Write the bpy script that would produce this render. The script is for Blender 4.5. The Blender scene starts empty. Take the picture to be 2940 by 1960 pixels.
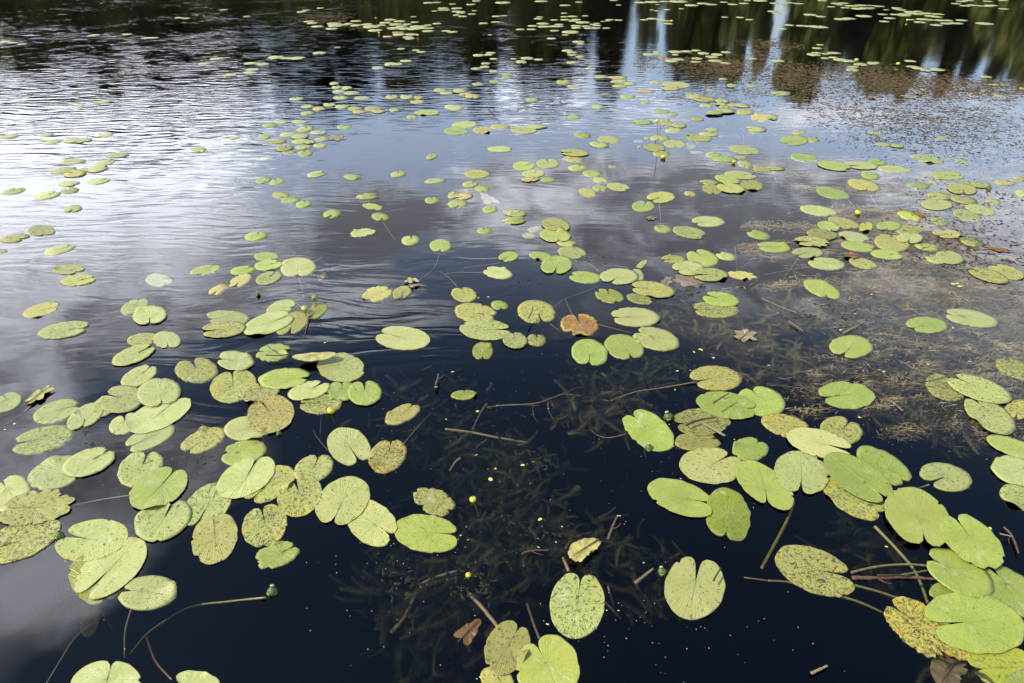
import bpy, math, random
import numpy as np
from mathutils import Vector, Matrix
R = math.radians
scene = bpy.context.scene
col = scene.collection
# ------------------------------------------------------------------ camera, sky, sun, exposure
cd = bpy.data.cameras.new("camera"); cam = bpy.data.objects.new("camera", cd); col.objects.link(cam)
cd.sensor_width = 36; cd.lens = 24; cd.clip_end = 3000; cd.clip_start = 0.05
cam.location = (0, 0, 2.2); cam.rotation_euler = (R(90 - 33), 0, 0)
scene.camera = cam
SUN_EL, SUN_AZ = 47, -100         # azimuth from the viewing direction, negative = left
sd = bpy.data.lights.new("sun", 'SUN'); sun = bpy.data.objects.new("sun", sd); col.objects.link(sun)
sd.energy = 2.35; sd.angle = R(0.5); sd.color = (1.0, 0.955, 0.88)
az = R(SUN_AZ)
sdir = Vector((math.sin(az) * math.cos(R(SUN_EL)), math.cos(az) * math.cos(R(SUN_EL)), math.sin(R(SUN_EL))))
sun.rotation_euler = (-sdir).to_track_quat('-Z', 'Y').to_euler()
scene.view_settings.view_transform = 'Standard'; scene.view_settings.look = 'None'
scene.view_settings.exposure = 1.45; scene.view_settings.gamma = 1.0
scene.view_settings.use_curve_mapping = False
scene.cycles.use_denoising = True
scene.cycles.max_bounces = 6; scene.cycles.transparent_max_bounces = 24
scene.cycles.glossy_bounces = 3; scene.cycles.diffuse_bounces = 2
scene.cycles.caustics_reflective = False; scene.cycles.caustics_refractive = False
scene.cycles.sample_clamp_indirect = 6

class NT:
    """small helper that writes node trees"""
    def __init__(s, tree): s.t = tree; s.n = tree.nodes; s.l = tree.links
    def node(s, ty, **kw):
        n = s.n.new(ty)
        for k, v in kw.items(): setattr(n, k, v)
        return n
    def put(s, sock, v):
        if v is None: return
        if isinstance(v, (int, float)):
            try: sock.default_value = v
            except TypeError: sock.default_value = (v, v, v)
        elif isinstance(v, (tuple, list, Vector)):
            v = tuple(v)
            if sock.type == 'RGBA' and len(v) == 3: v = v + (1,)
            sock.default_value = v
        else: s.l.new(v, sock)
    def m(s, op, a, b=None, c=None, clamp=False):
        n = s.node('ShaderNodeMath', operation=op); n.use_clamp = clamp
        s.put(n.inputs[0], a); s.put(n.inputs[1], b); s.put(n.inputs[2], c); return n.outputs[0]
    def vm(s, op, a, b=None, sc=None):
        n = s.node('ShaderNodeVectorMath', operation=op)
        s.put(n.inputs[0], a); s.put(n.inputs[1], b)
        if sc is not None: s.put(n.inputs['Scale'], sc)
        return n.outputs['Value'] if op in ('LENGTH', 'DOT_PRODUCT', 'DISTANCE') else n.outputs[0]
    def mix(s, f, a, b, blend='MIX'):
        n = s.node('ShaderNodeMix', data_type='RGBA', blend_type=blend)
        s.put(n.inputs[0], f); s.put(n.inputs[6], a); s.put(n.inputs[7], b); return n.outputs[2]
    def ramp(s, v, a, b, lo=0.0, hi=1.0):
        n = s.node('ShaderNodeMapRange', interpolation_type='SMOOTHSTEP')
        s.put(n.inputs[0], v); s.put(n.inputs[1], a); s.put(n.inputs[2], b); s.put(n.inputs[3], lo); s.put(n.inputs[4], hi)
        return n.outputs[0]
    def noise(s, vec, scale, detail=2.0, rough=0.5, dist=0.0, out=0, dim='3D'):
        n = s.node('ShaderNodeTexNoise', noise_dimensions=dim)
        s.put(n.inputs['Vector'], vec); s.put(n.inputs['Scale'], scale); s.put(n.inputs['Detail'], detail)
        s.put(n.inputs['Roughness'], rough); s.put(n.inputs['Distortion'], dist); return n.outputs[out]
    def sep(s, v):
        n = s.node('ShaderNodeSeparateXYZ'); s.put(n.inputs[0], v); return n.outputs
    def comb(s, x, y, z):
        n = s.node('ShaderNodeCombineXYZ'); s.put(n.inputs[0], x); s.put(n.inputs[1], y); s.put(n.inputs[2], z); return n.outputs[0]

# ---- world: Nishita sky with a layer of broken cloud
world = bpy.data.worlds.new("World"); scene.world = world; world.use_nodes = True
W = NT(world.node_tree); W.n.clear()
sky = W.node('ShaderNodeTexSky', sky_type='NISHITA'); sky.sun_disc = False
sky.sun_elevation = R(SUN_EL); sky.sun_rotation = az; sky.air_density = 1.0; sky.dust_density = 0.5; sky.ozone_density = 2.0
tc = W.node('ShaderNodeTexCoord'); d = W.sep(tc.outputs['Generated'])
zz = W.m('MAXIMUM', d[2], 0.04)
q = W.comb(W.m('DIVIDE', d[0], zz), W.m('DIVIDE', d[1], zz), 0.0)     # point on the cloud layer
big = W.noise(q, 1.1, 7, 0.58, 0.35)
det = W.noise(q, 4.2, 6, 0.6, 0.2)
field = W.m('ADD', W.m('MULTIPLY', big, 1.25), W.m('MULTIPLY', det, 0.42))
shade = W.m('ADD', W.m('MULTIPLY', W.noise(W.vm('ADD', q, (3.1, 1.7, 0)), 1.9, 5, 0.6, 0.3), 0.7), W.m('SUBTRACT', W.m('MULTIPLY', W.noise(W.vm('ADD', q, (1.1, 7.7, 0)), 5.5, 6, 0.62, 0.8), 1.3), 0.5))
for (x, y, rx, ry, cv, br) in [(-1.957, 3.469, 0.888, 1.387, 0.6, 1.15), (-2.692, 3.959, 0.627, 1.119, 0.45, 1.0), (-1.703, 3.885, 0.41, 0.55, 0.35, 0.9), (0.141, 4.254, 0.444, 0.484, 0.55, 1.0), (1.812, 3.736, 0.468, 0.31, 0.4, 0.35), (0.73, 3.846, 0.288, 0.217, 0.35, 0.6), (0.165, 3.531, 0.937, 0.297, -0.55, 0.0), (-0.795, 3.317, 0.507, 0.422, -0.45, 0.0), (2.058, 3.308, 0.549, 0.281, -0.3, 0.0), (0.464, 2.569, 0.609, 0.685, 0.6, -0.25), (1.087, 2.204, 0.57, 0.611, 0.5, -0.7), (-0.484, 2.321, 0.237, 0.354, 0.6, -1.1), (0.006, 2.403, 0.211, 0.374, 0.45, 0.35), (-1.438, 2.063, 0.472, 0.553, 0.55, 0.1), (-1.153, 1.301, 0.207, 0.321, 0.5, 0.0), (-0.158, 1.906, 0.245, 0.205, -0.7, 0.0), (-0.454, 1.74, 0.357, 0.153, 0.6, 0.4), (-0.907, 1.691, 0.325, 0.172, 0.35, -0.1), (0.546, 1.518, 0.484, 0.272, 0.25, -0.5), (-0.8, 0.77, 0.144, 0.117, 0.75, 1.3), (-0.745, 1.006, 0.317, 0.208, 0.6, -0.1), (0.075, 1.245, 0.503, 0.256, -0.7, 0.0), (0.093, 0.776, 0.677, 0.27, -1.0, 0.0), (0.823, 0.868, 0.402, 0.256, -0.8, 0.0)]:
    v = W.vm('MULTIPLY', W.vm('SUBTRACT', q, (x, y, 0)), (1 / rx, 1 / ry, 0))
    g = W.m('EXPONENT', W.m('MULTIPLY', W.vm('DOT_PRODUCT', v, v), -1.0))
    field = W.m('ADD', field, W.m('MULTIPLY', g, cv * 0.75))
    if br: shade = W.m('ADD', shade, W.m('MULTIPLY', g, br * 0.55))
cover = W.ramp(W.m('ADD', field, W.ramp(d[2], 0.20, 0.06, 0.0, 0.35)), 0.86, 1.14)   # cloud closes up towards the horizon
ccol = W.mix(W.ramp(shade, 0.12, 1.05), (0.56, 0.57, 0.64, 1), (3.8, 3.95, 4.35, 1))
ccol = W.mix(1.0, ccol, W.ramp(d[2], 0.08, 0.36, 0.30, 1.0), 'MULTIPLY')   # dimming put into the low cloud colour to tone down its reflection
thin = W.ramp(field, 0.84, 1.0)
haze = W.mix(W.m('MULTIPLY', W.ramp(d[2], 0.60, 0.30), W.ramp(d[2], 0.10, 0.32)), (0, 0, 0, 1), (5.0, 5.5, 6.7, 1)) # thin high veil, thicker towards the horizon
bgs = W.node('ShaderNodeBackground'); W.put(bgs.inputs[0], W.mix(1.0, sky.outputs[0], haze, 'ADD')); bgs.inputs[1].default_value = 0.09
bgc = W.node('ShaderNodeBackground'); W.put(bgc.inputs[0], ccol); bgc.inputs[1].default_value = 0.62
mx = W.node('ShaderNodeMixShader'); W.put(mx.inputs[0], W.m('MULTIPLY', cover, 0.93))
W.l.new(bgs.outputs[0], mx.inputs[1]); W.l.new(bgc.outputs[0], mx.inputs[2])
wo = W.node('ShaderNodeOutputWorld'); W.l.new(mx.outputs[0], wo.inputs[0])

# ------------------------------------------------------------------ helpers
def mat(name):
    m = bpy.data.materials.new(name); m.use_nodes = True
    t = NT(m.node_tree); t.n.clear()
    o = t.node('ShaderNodeOutputMaterial'); b = t.node('ShaderNodeBsdfPrincipled'); t.l.new(b.outputs[0], o.inputs[0])
    return m, t, b, o
def mesh(name, v, f, m=None, parent=None, smooth=True):
    me = bpy.data.meshes.new(name); me.from_pydata([tuple(p) for p in v], [], [tuple(x) for x in f])
    if smooth: me.shade_smooth()
    if m: me.materials.append(m)
    o = bpy.data.objects.new(name, me); col.objects.link(o)
    if parent: o.parent = parent
    return o
def fast_mesh(name, V, Fc, k, m, smooth=False):
    """V n x 3, Fc n x k numpy arrays"""
    me = bpy.data.meshes.new(name)
    me.vertices.add(len(V)); me.vertices.foreach_set('co', np.asarray(V, np.float32).ravel())
    n = len(Fc); me.loops.add(n * k); me.loops.foreach_set('vertex_index', np.asarray(Fc, np.int32).ravel())
    me.polygons.add(n); me.polygons.foreach_set('loop_start', np.arange(0, n * k, k, dtype=np.int32))
    me.update(calc_edges=True); me.validate()
    if smooth: me.shade_smooth()
    me.materials.append(m)
    o = bpy.data.objects.new(name, me); col.objects.link(o); return o
def tag(o, label, cat, group=None):
    o['label'] = label; o['category'] = cat
    if group: o['group'] = group
    return o
def tube(pts, r0, r1, n=7, flat=1.0, jit=0.0, rnd=random):
    """tapered tube along a smoothed polyline"""
    P = [Vector(p) for p in pts]; S = []
    if len(P) == 2: S = [P[0].lerp(P[1], t / 4) for t in range(5)]
    else:
        for i in range(len(P) - 1):
            a = P[max(i - 1, 0)]; b = P[i]; c = P[i + 1]; e = P[min(i + 2, len(P) - 1)]
            for k in range(6):
                t = k / 6
                S.append(0.5 * ((2 * b) + (c - a) * t + (2 * a - 5 * b + 4 * c - e) * t * t + (3 * b - a - 3 * c + e) * t ** 3))
        S.append(P[-1])
    v, f = [], []
    for i, p in enumerate(S):
        d = (S[min(i + 1, len(S) - 1)] - S[max(i - 1, 0)]).normalized()
        s = d.cross(Vector((0, 0, 1)))
        s = s.normalized() if s.length > 1e-4 else Vector((1, 0, 0))
        u = s.cross(d); r = r0 + (r1 - r0) * i / (len(S) - 1)
        if jit: r *= 1 + rnd.uniform(-jit, jit); p = p + s * rnd.uniform(-jit, jit) * r
        for k in range(n):
            a = 2 * math.pi * k / n
            v.append(p + s * math.cos(a) * r + u * math.sin(a) * r * flat)
    for i in range(len(S) - 1):
        for k in range(n):
            a = i * n + k; b = i * n + (k + 1) % n
            f.append((a, b, b + n, a + n))
    f.append(tuple(range(n))[::-1]); f.append(tuple(range((len(S) - 1) * n, len(S) * n)))
    return v, f
def local(v, o):
    return [Vector(p) - o for p in v]

# ------------------------------------------------------------------ materials
def leaf_material(name, c1, c2, edge, mark, yellow, speck, rough=0.42, bump=0.5):
    """c1/c2 leaf greens, edge colour of the rim blotches, mark = amount of beetle marks, yellow = blotch amount, speck = pale flecks"""
    m, t, b, o = mat(name)
    pol = t.node('ShaderNodeAttribute', attribute_name='pol').outputs['Vector']; p = t.sep(pol)
    s, ang, ed = p[0], p[1], p[2]
    tcn = t.node('ShaderNodeTexCoord').outputs['Object']
    oi = t.node('ShaderNodeObjectInfo'); rnd = oi.outputs['Random']
    vec = t.vm('ADD', tcn, t.comb(t.m('MULTIPLY', rnd, 37.0), t.m('MULTIPLY', rnd, 91.0), 0.0))
    rndB = t.m('FRACT', t.m('MULTIPLY', rnd, 17.31)); rndC = t.m('FRACT', t.m('MULTIPLY', rnd, 53.77))
    big = t.noise(vec, 9.0, 3, 0.55, 0.4)
    fine = t.noise(vec, 70.0, 3, 0.6)
    c = t.mix(t.m('ADD', t.m('MULTIPLY', t.ramp(big, 0.3, 0.7), 0.6), t.m('MULTIPLY', t.m('SUBTRACT', rndB, 0.5), 0.7), clamp=True), c1, c2)
    # veins fanning out from the petiole, and a midrib opposite the notch
    wob = t.noise(vec, 22.0, 2, 0.5)
    vph = t.m('ADD', t.m('MULTIPLY', ang, 17.0), t.m('MULTIPLY', wob, 1.4))
    vein = t.m('POWER', t.m('ABSOLUTE', t.m('COSINE', vph)), 9.0)
    vein = t.m('MULTIPLY', vein, t.ramp(s, 0.02, 0.16))
    vein2 = t.m('MULTIPLY', t.m('POWER', t.m('ABSOLUTE', t.m('COSINE', t.m('MULTIPLY', vph, 2.03))), 12.0), t.ramp(s, 0.35, 0.7))
    mid = t.m('MULTIPLY', t.m('SUBTRACT', 1.0, t.ramp(t.m('MULTIPLY', t.m('ABSOLUTE', ang), t.m('ADD', s, 0.05)), 0.006, 0.028)), t.m('SUBTRACT', 1.0, t.ramp(s, .6, 1.0)))
    lines = t.m('MAXIMUM', t.m('MAXIMUM', t.m('MULTIPLY', vein, 0.8), t.m('MULTIPLY', vein2, 0.4)), mid)
    pale = tuple(min(1, x * 1.3 + 0.015) for x in c1[:3])
    c = t.mix(t.m('MULTIPLY', lines, 0.17), c, pale)
    # petiole spot
    c = t.mix(t.m('MULTIPLY', t.m('SUBTRACT', 1.0, t.ramp(s, 0.0, 0.07)), 0.7), c, (0.22, 0.27, 0.04))
    # waxy bleached patches
    wax = t.m('MULTIPLY', t.ramp(t.noise(vec, 14.0, 5, 0.72, 0.6), 0.56, 0.72), t.m('ADD', 0.2, t.m('MULTIPLY', rndC, 0.8)))
    c = t.mix(t.m('MULTIPLY', wax, 0.75), c, (0.36, 0.37, 0.22))
    # yellow / brown blotches growing in from the rim
    bl = t.noise(t.vm('ADD', vec, (5, 9, 2)), 11.0, 4, 0.6, 0.8)
    ya = t.ramp(t.m('ADD', t.m('ADD', bl, t.m('MULTIPLY', t.ramp(s, 0.55, 1.0), 0.16)), t.m('MULTIPLY', t.m('SUBTRACT', rndC, 0.5), 0.16)), 0.80 - 0.42 * yellow, 0.94 - 0.36 * yellow)
    c = t.mix(t.m('MULTIPLY', ya, 0.85), c, edge)
    dec = t.ramp(t.m('ADD', t.noise(t.vm('ADD', vec, (8, 4, 4)), 16.0, 3, 0.6, 0.6), t.m('MULTIPLY', t.ramp(s, 0.72, 1.0), 0.13)), 0.74, 0.80)
    c = t.mix(t.m('MULTIPLY', dec, t.m('MULTIPLY', rndB, 0.75)), c, (0.115, 0.085, 0.03))
    # thin brown rim
    rim = t.m('MULTIPLY', t.ramp(s, 0.955, 0.995), t.ramp(t.noise(vec, 30.0, 2), 0.35, 0.6))
    c = t.mix(t.m('MULTIPLY', rim, 0.55), c, (0.22, 0.16, 0.05))
    c = t.mix(t.m('MULTIPLY', t.ramp(fine, 0.35, 0.75), 0.22), c, tuple(x * 0.62 for x in c1[:3]))
    # beetle grazing: short dark curved dashes = broken contour lines of a noise field
    n1 = t.noise(vec, 36.0, 1.0, 0.4, 0.5)
    n2 = t.noise(t.vm('ADD', vec, (11, 3, 7)), 42.0, 1.0, 0.5, 0.9)
    def dash(nz, lvl, w, gate, sc, th):
        a = t.m('SUBTRACT', 1.0, t.ramp(t.m('ABSOLUTE', t.m('SUBTRACT', nz, lvl)), w * 0.6, w))
        return t.m('MULTIPLY', a, t.ramp(t.noise(t.vm('ADD', vec, gate), sc, 1.0, 0.5), th, t.m('ADD', th, 0.04)))
    dens = t.ramp(t.noise(t.vm('ADD', vec, (1, 2, 3)), 12.0, 2, 0.6), 0.3, 0.75)
    th = t.m('ADD', 0.66 - 0.12 * mark, t.m('MULTIPLY', t.m('SUBTRACT', rndB, 0.5), 0.12))
    dk = t.m('MAXIMUM', dash(n1, 0.5, 0.044, (7, 7, 1), 58.0, th), t.m('MAXIMUM', dash(n2, 0.46, 0.045, (2, 9, 4), 70.0, th), dash(n2, 0.58, 0.045, (5, 1, 4), 66.0, th)))
    vo = t.node('ShaderNodeTexVoronoi'); t.put(vo.inputs['Vector'], t.vm('MULTIPLY', vec, (1, 0.55, 1))); vo.inputs['Scale'].default_value = 105.0
    dots = t.m('MULTIPLY', t.m('SUBTRACT', 1.0, t.ramp(vo.outputs['Distance'], 0.14, 0.24)), t.ramp(t.sep(vo.outputs['Color'])[0], 0.95 - 0.36 * mark, 0.97 - 0.36 * mark))
    dk = t.m('MULTIPLY', t.m('MAXIMUM', dk, t.m('MULTIPLY', dots, 0.8)), t.m('ADD', t.m('MULTIPLY', dens, 0.35), 0.65))
    c = t.mix(t.m('MULTIPLY', dk, min(0.97, 0.45 + mark)), c, (0.022, 0.018, 0.009))
    if mark > 0.5:   # fine brown crust between the marks
        cr = t.ramp(t.noise(vec, 130.0, 3, 0.7), 0.50, 0.68)
        c = t.mix(t.m('MULTIPLY', t.m('MULTIPLY', cr, dens), 0.25 * mark), c, (0.20, 0.15, 0.06))
    # light flecks
    vo2 = t.node('ShaderNodeTexVoronoi'); t.put(vo2.inputs['Vector'], vec); vo2.inputs['Scale'].default_value = 80.0
    fl = t.m('MULTIPLY', t.m('SUBTRACT', 1.0, t.ramp(vo2.outputs['Distance'], 0.10, 0.22)), t.ramp(t.sep(vo2.outputs['Color'])[1], 1.0 - 0.28 * speck, 1.02 - 0.28 * speck))
    c = t.mix(t.m('MULTIPLY', fl, 0.7), c, (0.50, 0.45, 0.26))
    hs = t.node('ShaderNodeHueSaturation'); t.put(hs.inputs['Color'], c)
    t.put(hs.inputs['Value'], t.m('ADD', 0.84, t.m('MULTIPLY', rnd, 0.3))); t.put(hs.inputs['Hue'], t.m('ADD', 0.488, t.m('MULTIPLY', rndC, 0.02)))
    t.put(b.inputs['Base Color'], hs.outputs[0])
    t.put(b.inputs['Roughness'], t.m('ADD', rough, t.m('MULTIPLY', fine, 0.2)))
    b.inputs['Specular IOR Level'].default_value = 0.38
    ht = t.m('ADD', t.m('MULTIPLY', lines, -0.5), t.m('ADD', t.m('MULTIPLY', t.m('COSINE', t.m('MULTIPLY', vph, 2.0)), 0.20), t.m('MULTIPLY', fine, 0.5)))
    ht = t.m('ADD', ht, t.m('MULTIPLY', big, 1.8)); ht = t.m('SUBTRACT', ht, t.m('MULTIPLY', dk, 0.8))
    bp = t.node('ShaderNodeBump'); t.put(bp.inputs['Height'], ht); bp.inputs['Strength'].default_value = bump; bp.inputs['Distance'].default_value = 0.006
    t.put(b.inputs['Normal'], bp.outputs[0])
    return m
LM = {
 'g':  leaf_material('fresh_green_leaf', (0.187, 0.228, 0.028), (0.262, 0.282, 0.051), (0.331, 0.259, 0.027), 0.05, 0.08, 0.4, 0.32),
 'l':  leaf_material('pale_green_leaf', (0.244, 0.266, 0.069), (0.319, 0.317, 0.107), (0.319, 0.251, 0.064), 0.20, 0.16, 0.35, 0.36),
 's':  leaf_material('grazed_green_leaf', (0.235, 0.251, 0.060), (0.289, 0.284, 0.084), (0.300, 0.242, 0.047), 0.48, 0.26, 0.4, 0.42),
 'ys': leaf_material('grazed_yellowing_leaf', (0.239, 0.241, 0.045), (0.298, 0.285, 0.064), (0.332, 0.267, 0.030), 0.92, 0.42, 0.35, 0.46),
 'y':  leaf_material('yellow_ochre_leaf', (0.289, 0.259, 0.065), (0.349, 0.306, 0.086), (0.339, 0.249, 0.050), 0.5, 0.5, 0.2, 0.5),
 'yb': leaf_material('ochre_leaf_with_brown', (0.251, 0.231, 0.043), (0.301, 0.274, 0.058), (0.329, 0.231, 0.025), 0.95, 0.5, 0.25, 0.5),
 'b':  leaf_material('rusty_leaf', (0.233, 0.103, 0.021), (0.342, 0.178, 0.031), (0.519, 0.358, 0.026), 0.7, 0.45, 0.1, 0.5),
 'v':  leaf_material('vivid_yellow_green_leaf', (0.250, 0.268, 0.014), (0.310, 0.297, 0.025), (0.379, 0.287, 0.018), 0.25, 0.3, 0.3, 0.3),
 'vs': leaf_material('yellow_leaf_with_black_dashes', (0.299, 0.268, 0.029), (0.270, 0.277, 0.058), (0.459, 0.316, 0.011), 1.1, 0.62, 0.2, 0.42),
 'z':  leaf_material('olive_wet_leaf', (0.157, 0.177, 0.010), (0.218, 0.225, 0.018), (0.300, 0.249, 0.018), 0.15, 0.15, 0.1, 0.22),
 'zs': leaf_material('olive_silted_leaf', (0.173, 0.166, 0.028), (0.221, 0.199, 0.040), (0.263, 0.190, 0.032), 0.85, 0.3, 0.2, 0.42),
}
def plain(name, c1, c2, scale=30.0, rough=0.55, bump=0.3, dist=0.003, spec=0.4):
    m, t, b, o = mat(name)
    v = t.node('ShaderNodeTexCoord').outputs['Object']
    n = t.noise(v, scale, 4, 0.6, 0.3)
    t.put(b.inputs['Base Color'], t.mix(t.ramp(n, 0.3, 0.7), c1, c2)); b.inputs['Roughness'].default_value = rough
    b.inputs['Specular IOR Level'].default_value = spec
    bp = t.node('ShaderNodeBump'); t.put(bp.inputs['Height'], n); bp.inputs['Strength'].default_value = bump; bp.inputs['Distance'].default_value = dist
    t.put(b.inputs['Normal'], bp.outputs[0]); return m
M_STALK = {'o': plain('brown_stalk', (0.120,0.072,0.027), (0.180,0.114,0.048), 60, 0.4), 'y': plain('olive_stalk', (0.132,0.102,0.021), (0.204,0.156,0.036), 60, 0.4),
           'b': plain('dark_stalk', (0.078,0.045,0.021), (0.132,0.078,0.036), 60, 0.45)}
M_TWIG = {'d': plain('dark_wet_twig', (0.017,0.012,0.006), (0.037,0.026,0.013), 80), 'b': plain('brown_twig', (0.052,0.030,0.013), (0.089,0.052,0.024), 80),
          'r': plain('reddish_twig', (0.045,0.019,0.009), (0.100,0.052,0.024), 50), 'w': plain('bleached_reed', (0.156,0.108,0.054), (0.216,0.160,0.090), 60),
          'o': plain('ochre_reed', (0.112,0.066,0.024), (0.149,0.097,0.039), 60)}
M_PETAL = plain('yellow_sepal', (0.465,0.345,0.007), (0.585,0.465,0.022), 40, 0.35, 0.1)
M_LIME = plain('lime_sepal', (0.413,0.420,0.038), (0.510,0.495,0.075), 40, 0.35, 0.1)
M_GREENSEP = plain('green_sepal', (0.120,0.195,0.022), (0.225,0.255,0.038), 40, 0.3, 0.1)
M_POD = plain('green_pod', (0.036,0.072,0.009), (0.084,0.120,0.018), 50, 0.5, 0.1, spec=0.35)
M_TIPC = plain('pod_stigma', (0.300,0.252,0.132), (0.360,0.240,0.150), 60)
M_DISC = plain('stigma_disc', (0.315,0.270,0.015), (0.225,0.210,0.015), 60)
M_DEAD = {'b': plain('brown_dead_leaf', (0.064,0.038,0.013), (0.128,0.090,0.033), 26, 0.6, 0.8), 'Y': plain('yellow_dead_leaf', (0.20,0.165,0.035), (0.36,0.32,0.10), 22, 0.5, 0.8),
          'p': plain('pinkish_dead_leaf', (0.152,0.098,0.055), (0.208,0.158,0.085), 22, 0.5, 0.8), 'o': plain('orange_dead_leaf', (0.132,0.049,0.013), (0.200,0.112,0.026), 22, 0.5, 0.8)}
M_WEED = {'d': plain('dark_hornwort', (0.010,0.011,0.004), (0.05,0.044,0.017), 9, 0.9, 0, spec=0.0), 'b': plain('brown_pondweed', (0.04,0.034,0.013), (0.13,0.10,0.042), 9, 0.9, 0, spec=0.0),
          't': plain('tan_silted_pondweed', (0.08,0.06,0.028), (0.20,0.145,0.07), 9, 0.9, 0, spec=0.0)}
M_SCUM = plain('weed_tip_brown', (0.010,0.007,0.003), (0.115,0.075,0.034), 22.0, 0.8, 0, spec=0.05)
M_DARKTIP = plain('weed_tip_dark', (0.006,0.008,0.003), (0.02,0.02,0.008), 8, 0.7, 0, spec=0.15)
M_SILT = plain('silted_algae', (0.06,0.042,0.016), (0.28,0.195,0.088), 5.0, 0.9, 0, spec=0.0)
M_DUCK = plain('duckweed_green', (0.350,0.364,0.070), (0.462,0.420,0.154), 40, 0.4, 0.1)

# ------------------------------------------------------------------ water, pond bed, banks
m_water, t, b, o = mat('pond_water'); t.n.remove(b)
geo = t.node('ShaderNodeNewGeometry'); pos = geo.outputs['Position']; px = t.sep(pos)
def rot(v, a, sx, sy):
    n = t.node('ShaderNodeMapping', vector_type='POINT'); t.put(n.inputs['Vector'], v)
    n.inputs['Rotation'].default_value = (0, 0, R(a)); n.inputs['Scale'].default_value = (sx, sy, 1); return n.outputs[0]
def gauss(x, y, rx, ry):
    v = t.vm('MULTIPLY', t.vm('SUBTRACT', pos, (x, y, 0)), (1 / rx, 1 / ry, 0))
    return t.m('EXPONENT', t.m('MULTIPLY', t.vm('DOT_PRODUCT', v, v), -1.0))
patch = t.ramp(t.noise(pos, 0.45, 3, 0.6, 0.5), 0.32, 0.62)
side = t.ramp(t.m('ADD', px[0], t.m('MULTIPLY', px[1], 0.10)), -0.3, -2.9)          # windier towards the left
far = t.ramp(px[1], 3.2, 6.2)
wind = t.m('MULTIPLY', side, far)
wind = t.m('MAXIMUM', wind, t.m('MULTIPLY', t.m('MULTIPLY', t.ramp(px[1], 6.4, 8.6), t.ramp(px[0], 3.6, 0.4)), 0.55))
wind = t.m('MULTIPLY', wind, t.m('ADD', 0.45, t.m('MULTIPLY', patch, 0.65)))
swirl = t.m('ADD', gauss(-1.25, 3.35, 1.1, 0.9), t.m('MULTIPLY', gauss(-1.2, 4.4, 0.9, 0.8), 0.9))
calm = t.m('ADD', 0.018, t.m('MULTIPLY', t.ramp(px[1], 2.4, 8.0), 0.035))
wx = t.vm('ADD', pos, t.vm('SCALE', t.vm('SUBTRACT', t.noise(pos, 0.8, 2, 0.5, 0.0, 1), (0.5, 0.5, 0.5)), None, 0.45))
w1 = t.noise(rot(wx, -8, 2.8, 14.0), 1.0, 1.5, 0.4, 0.3)
w2 = t.noise(rot(wx, 9, 5.0, 22.0), 1.0, 2.0, 0.5, 0.3)
w3 = t.noise(rot(wx, -24, 1.6, 6.0), 1.0, 2.5, 0.5, 0.5)
fine = t.noise(pos, 34.0, 2.5, 0.6)
h = t.m('ADD', t.m('MULTIPLY', wind, t.m('ADD', t.m('MULTIPLY', w1, 1.0), t.m('MULTIPLY', w2, 0.20))),
        t.m('ADD', t.m('MULTIPLY', t.m('MULTIPLY', swirl, 0.55), w3), t.m('MULTIPLY', calm, t.m('ADD', w1, w3))))
h = t.m('ADD', h, t.m('MULTIPLY', fine, t.m('ADD', 0.0016, t.m('MULTIPLY', t.ramp(px[1], 6.0, 13.0), t.m('ADD', 0.008, t.m('MULTIPLY', wind, 0.05))))))
bp = t.node('ShaderNodeBump'); t.put(bp.inputs['Height'], h); bp.inputs['Strength'].default_value = 1.0; bp.inputs['Distance'].default_value = 0.0074
fr = t.node('ShaderNodeFresnel'); fr.inputs['IOR'].default_value = 1.36; t.put(fr.inputs['Normal'], bp.outputs[0])
gl = t.node('ShaderNodeBsdfGlossy'); t.put(gl.inputs['Roughness'], t.ramp(px[1], 6.0, 16.0, 0.015, 0.06)); gl.inputs['Color'].default_value = (1, 1, 1, 1); t.put(gl.inputs['Normal'], bp.outputs[0])
tr = t.node('ShaderNodeBsdfTransparent'); tr.inputs[0].default_value = (0.93, 0.95, 0.93, 1)
m1 = t.node('ShaderNodeMixShader'); t.put(m1.inputs[0], t.m('MULTIPLY', fr.outputs[0], t.m('SUBTRACT', 1.0, geo.outputs['Backfacing'])))
t.l.new(tr.outputs[0], m1.inputs[1]); t.l.new(gl.outputs[0], m1.inputs[2]); t.l.new(m1.outputs[0], o.inputs['Surface'])
va = t.node('ShaderNodeVolumeAbsorption'); va.inputs['Color'].default_value = (0.42, 0.42, 0.22, 1); va.inputs['Density'].default_value = 4.2
t.l.new(va.outputs[0], o.inputs['Volume'])
X0, X1, Y0, Y1, ZB = -75, 75, -4, 52, -1.4
wv = [(x, y, z) for z in (ZB, 0) for y in (Y0, Y1) for x in (X0, X1)]
wf = [(0,2,3,1), (4,5,7,6), (0,1,5,4), (1,3,7,5), (3,2,6,7), (2,0,4,6)]
wa = mesh('water', wv, wf, m_water, smooth=False); wa['kind'] = 'structure'
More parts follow.
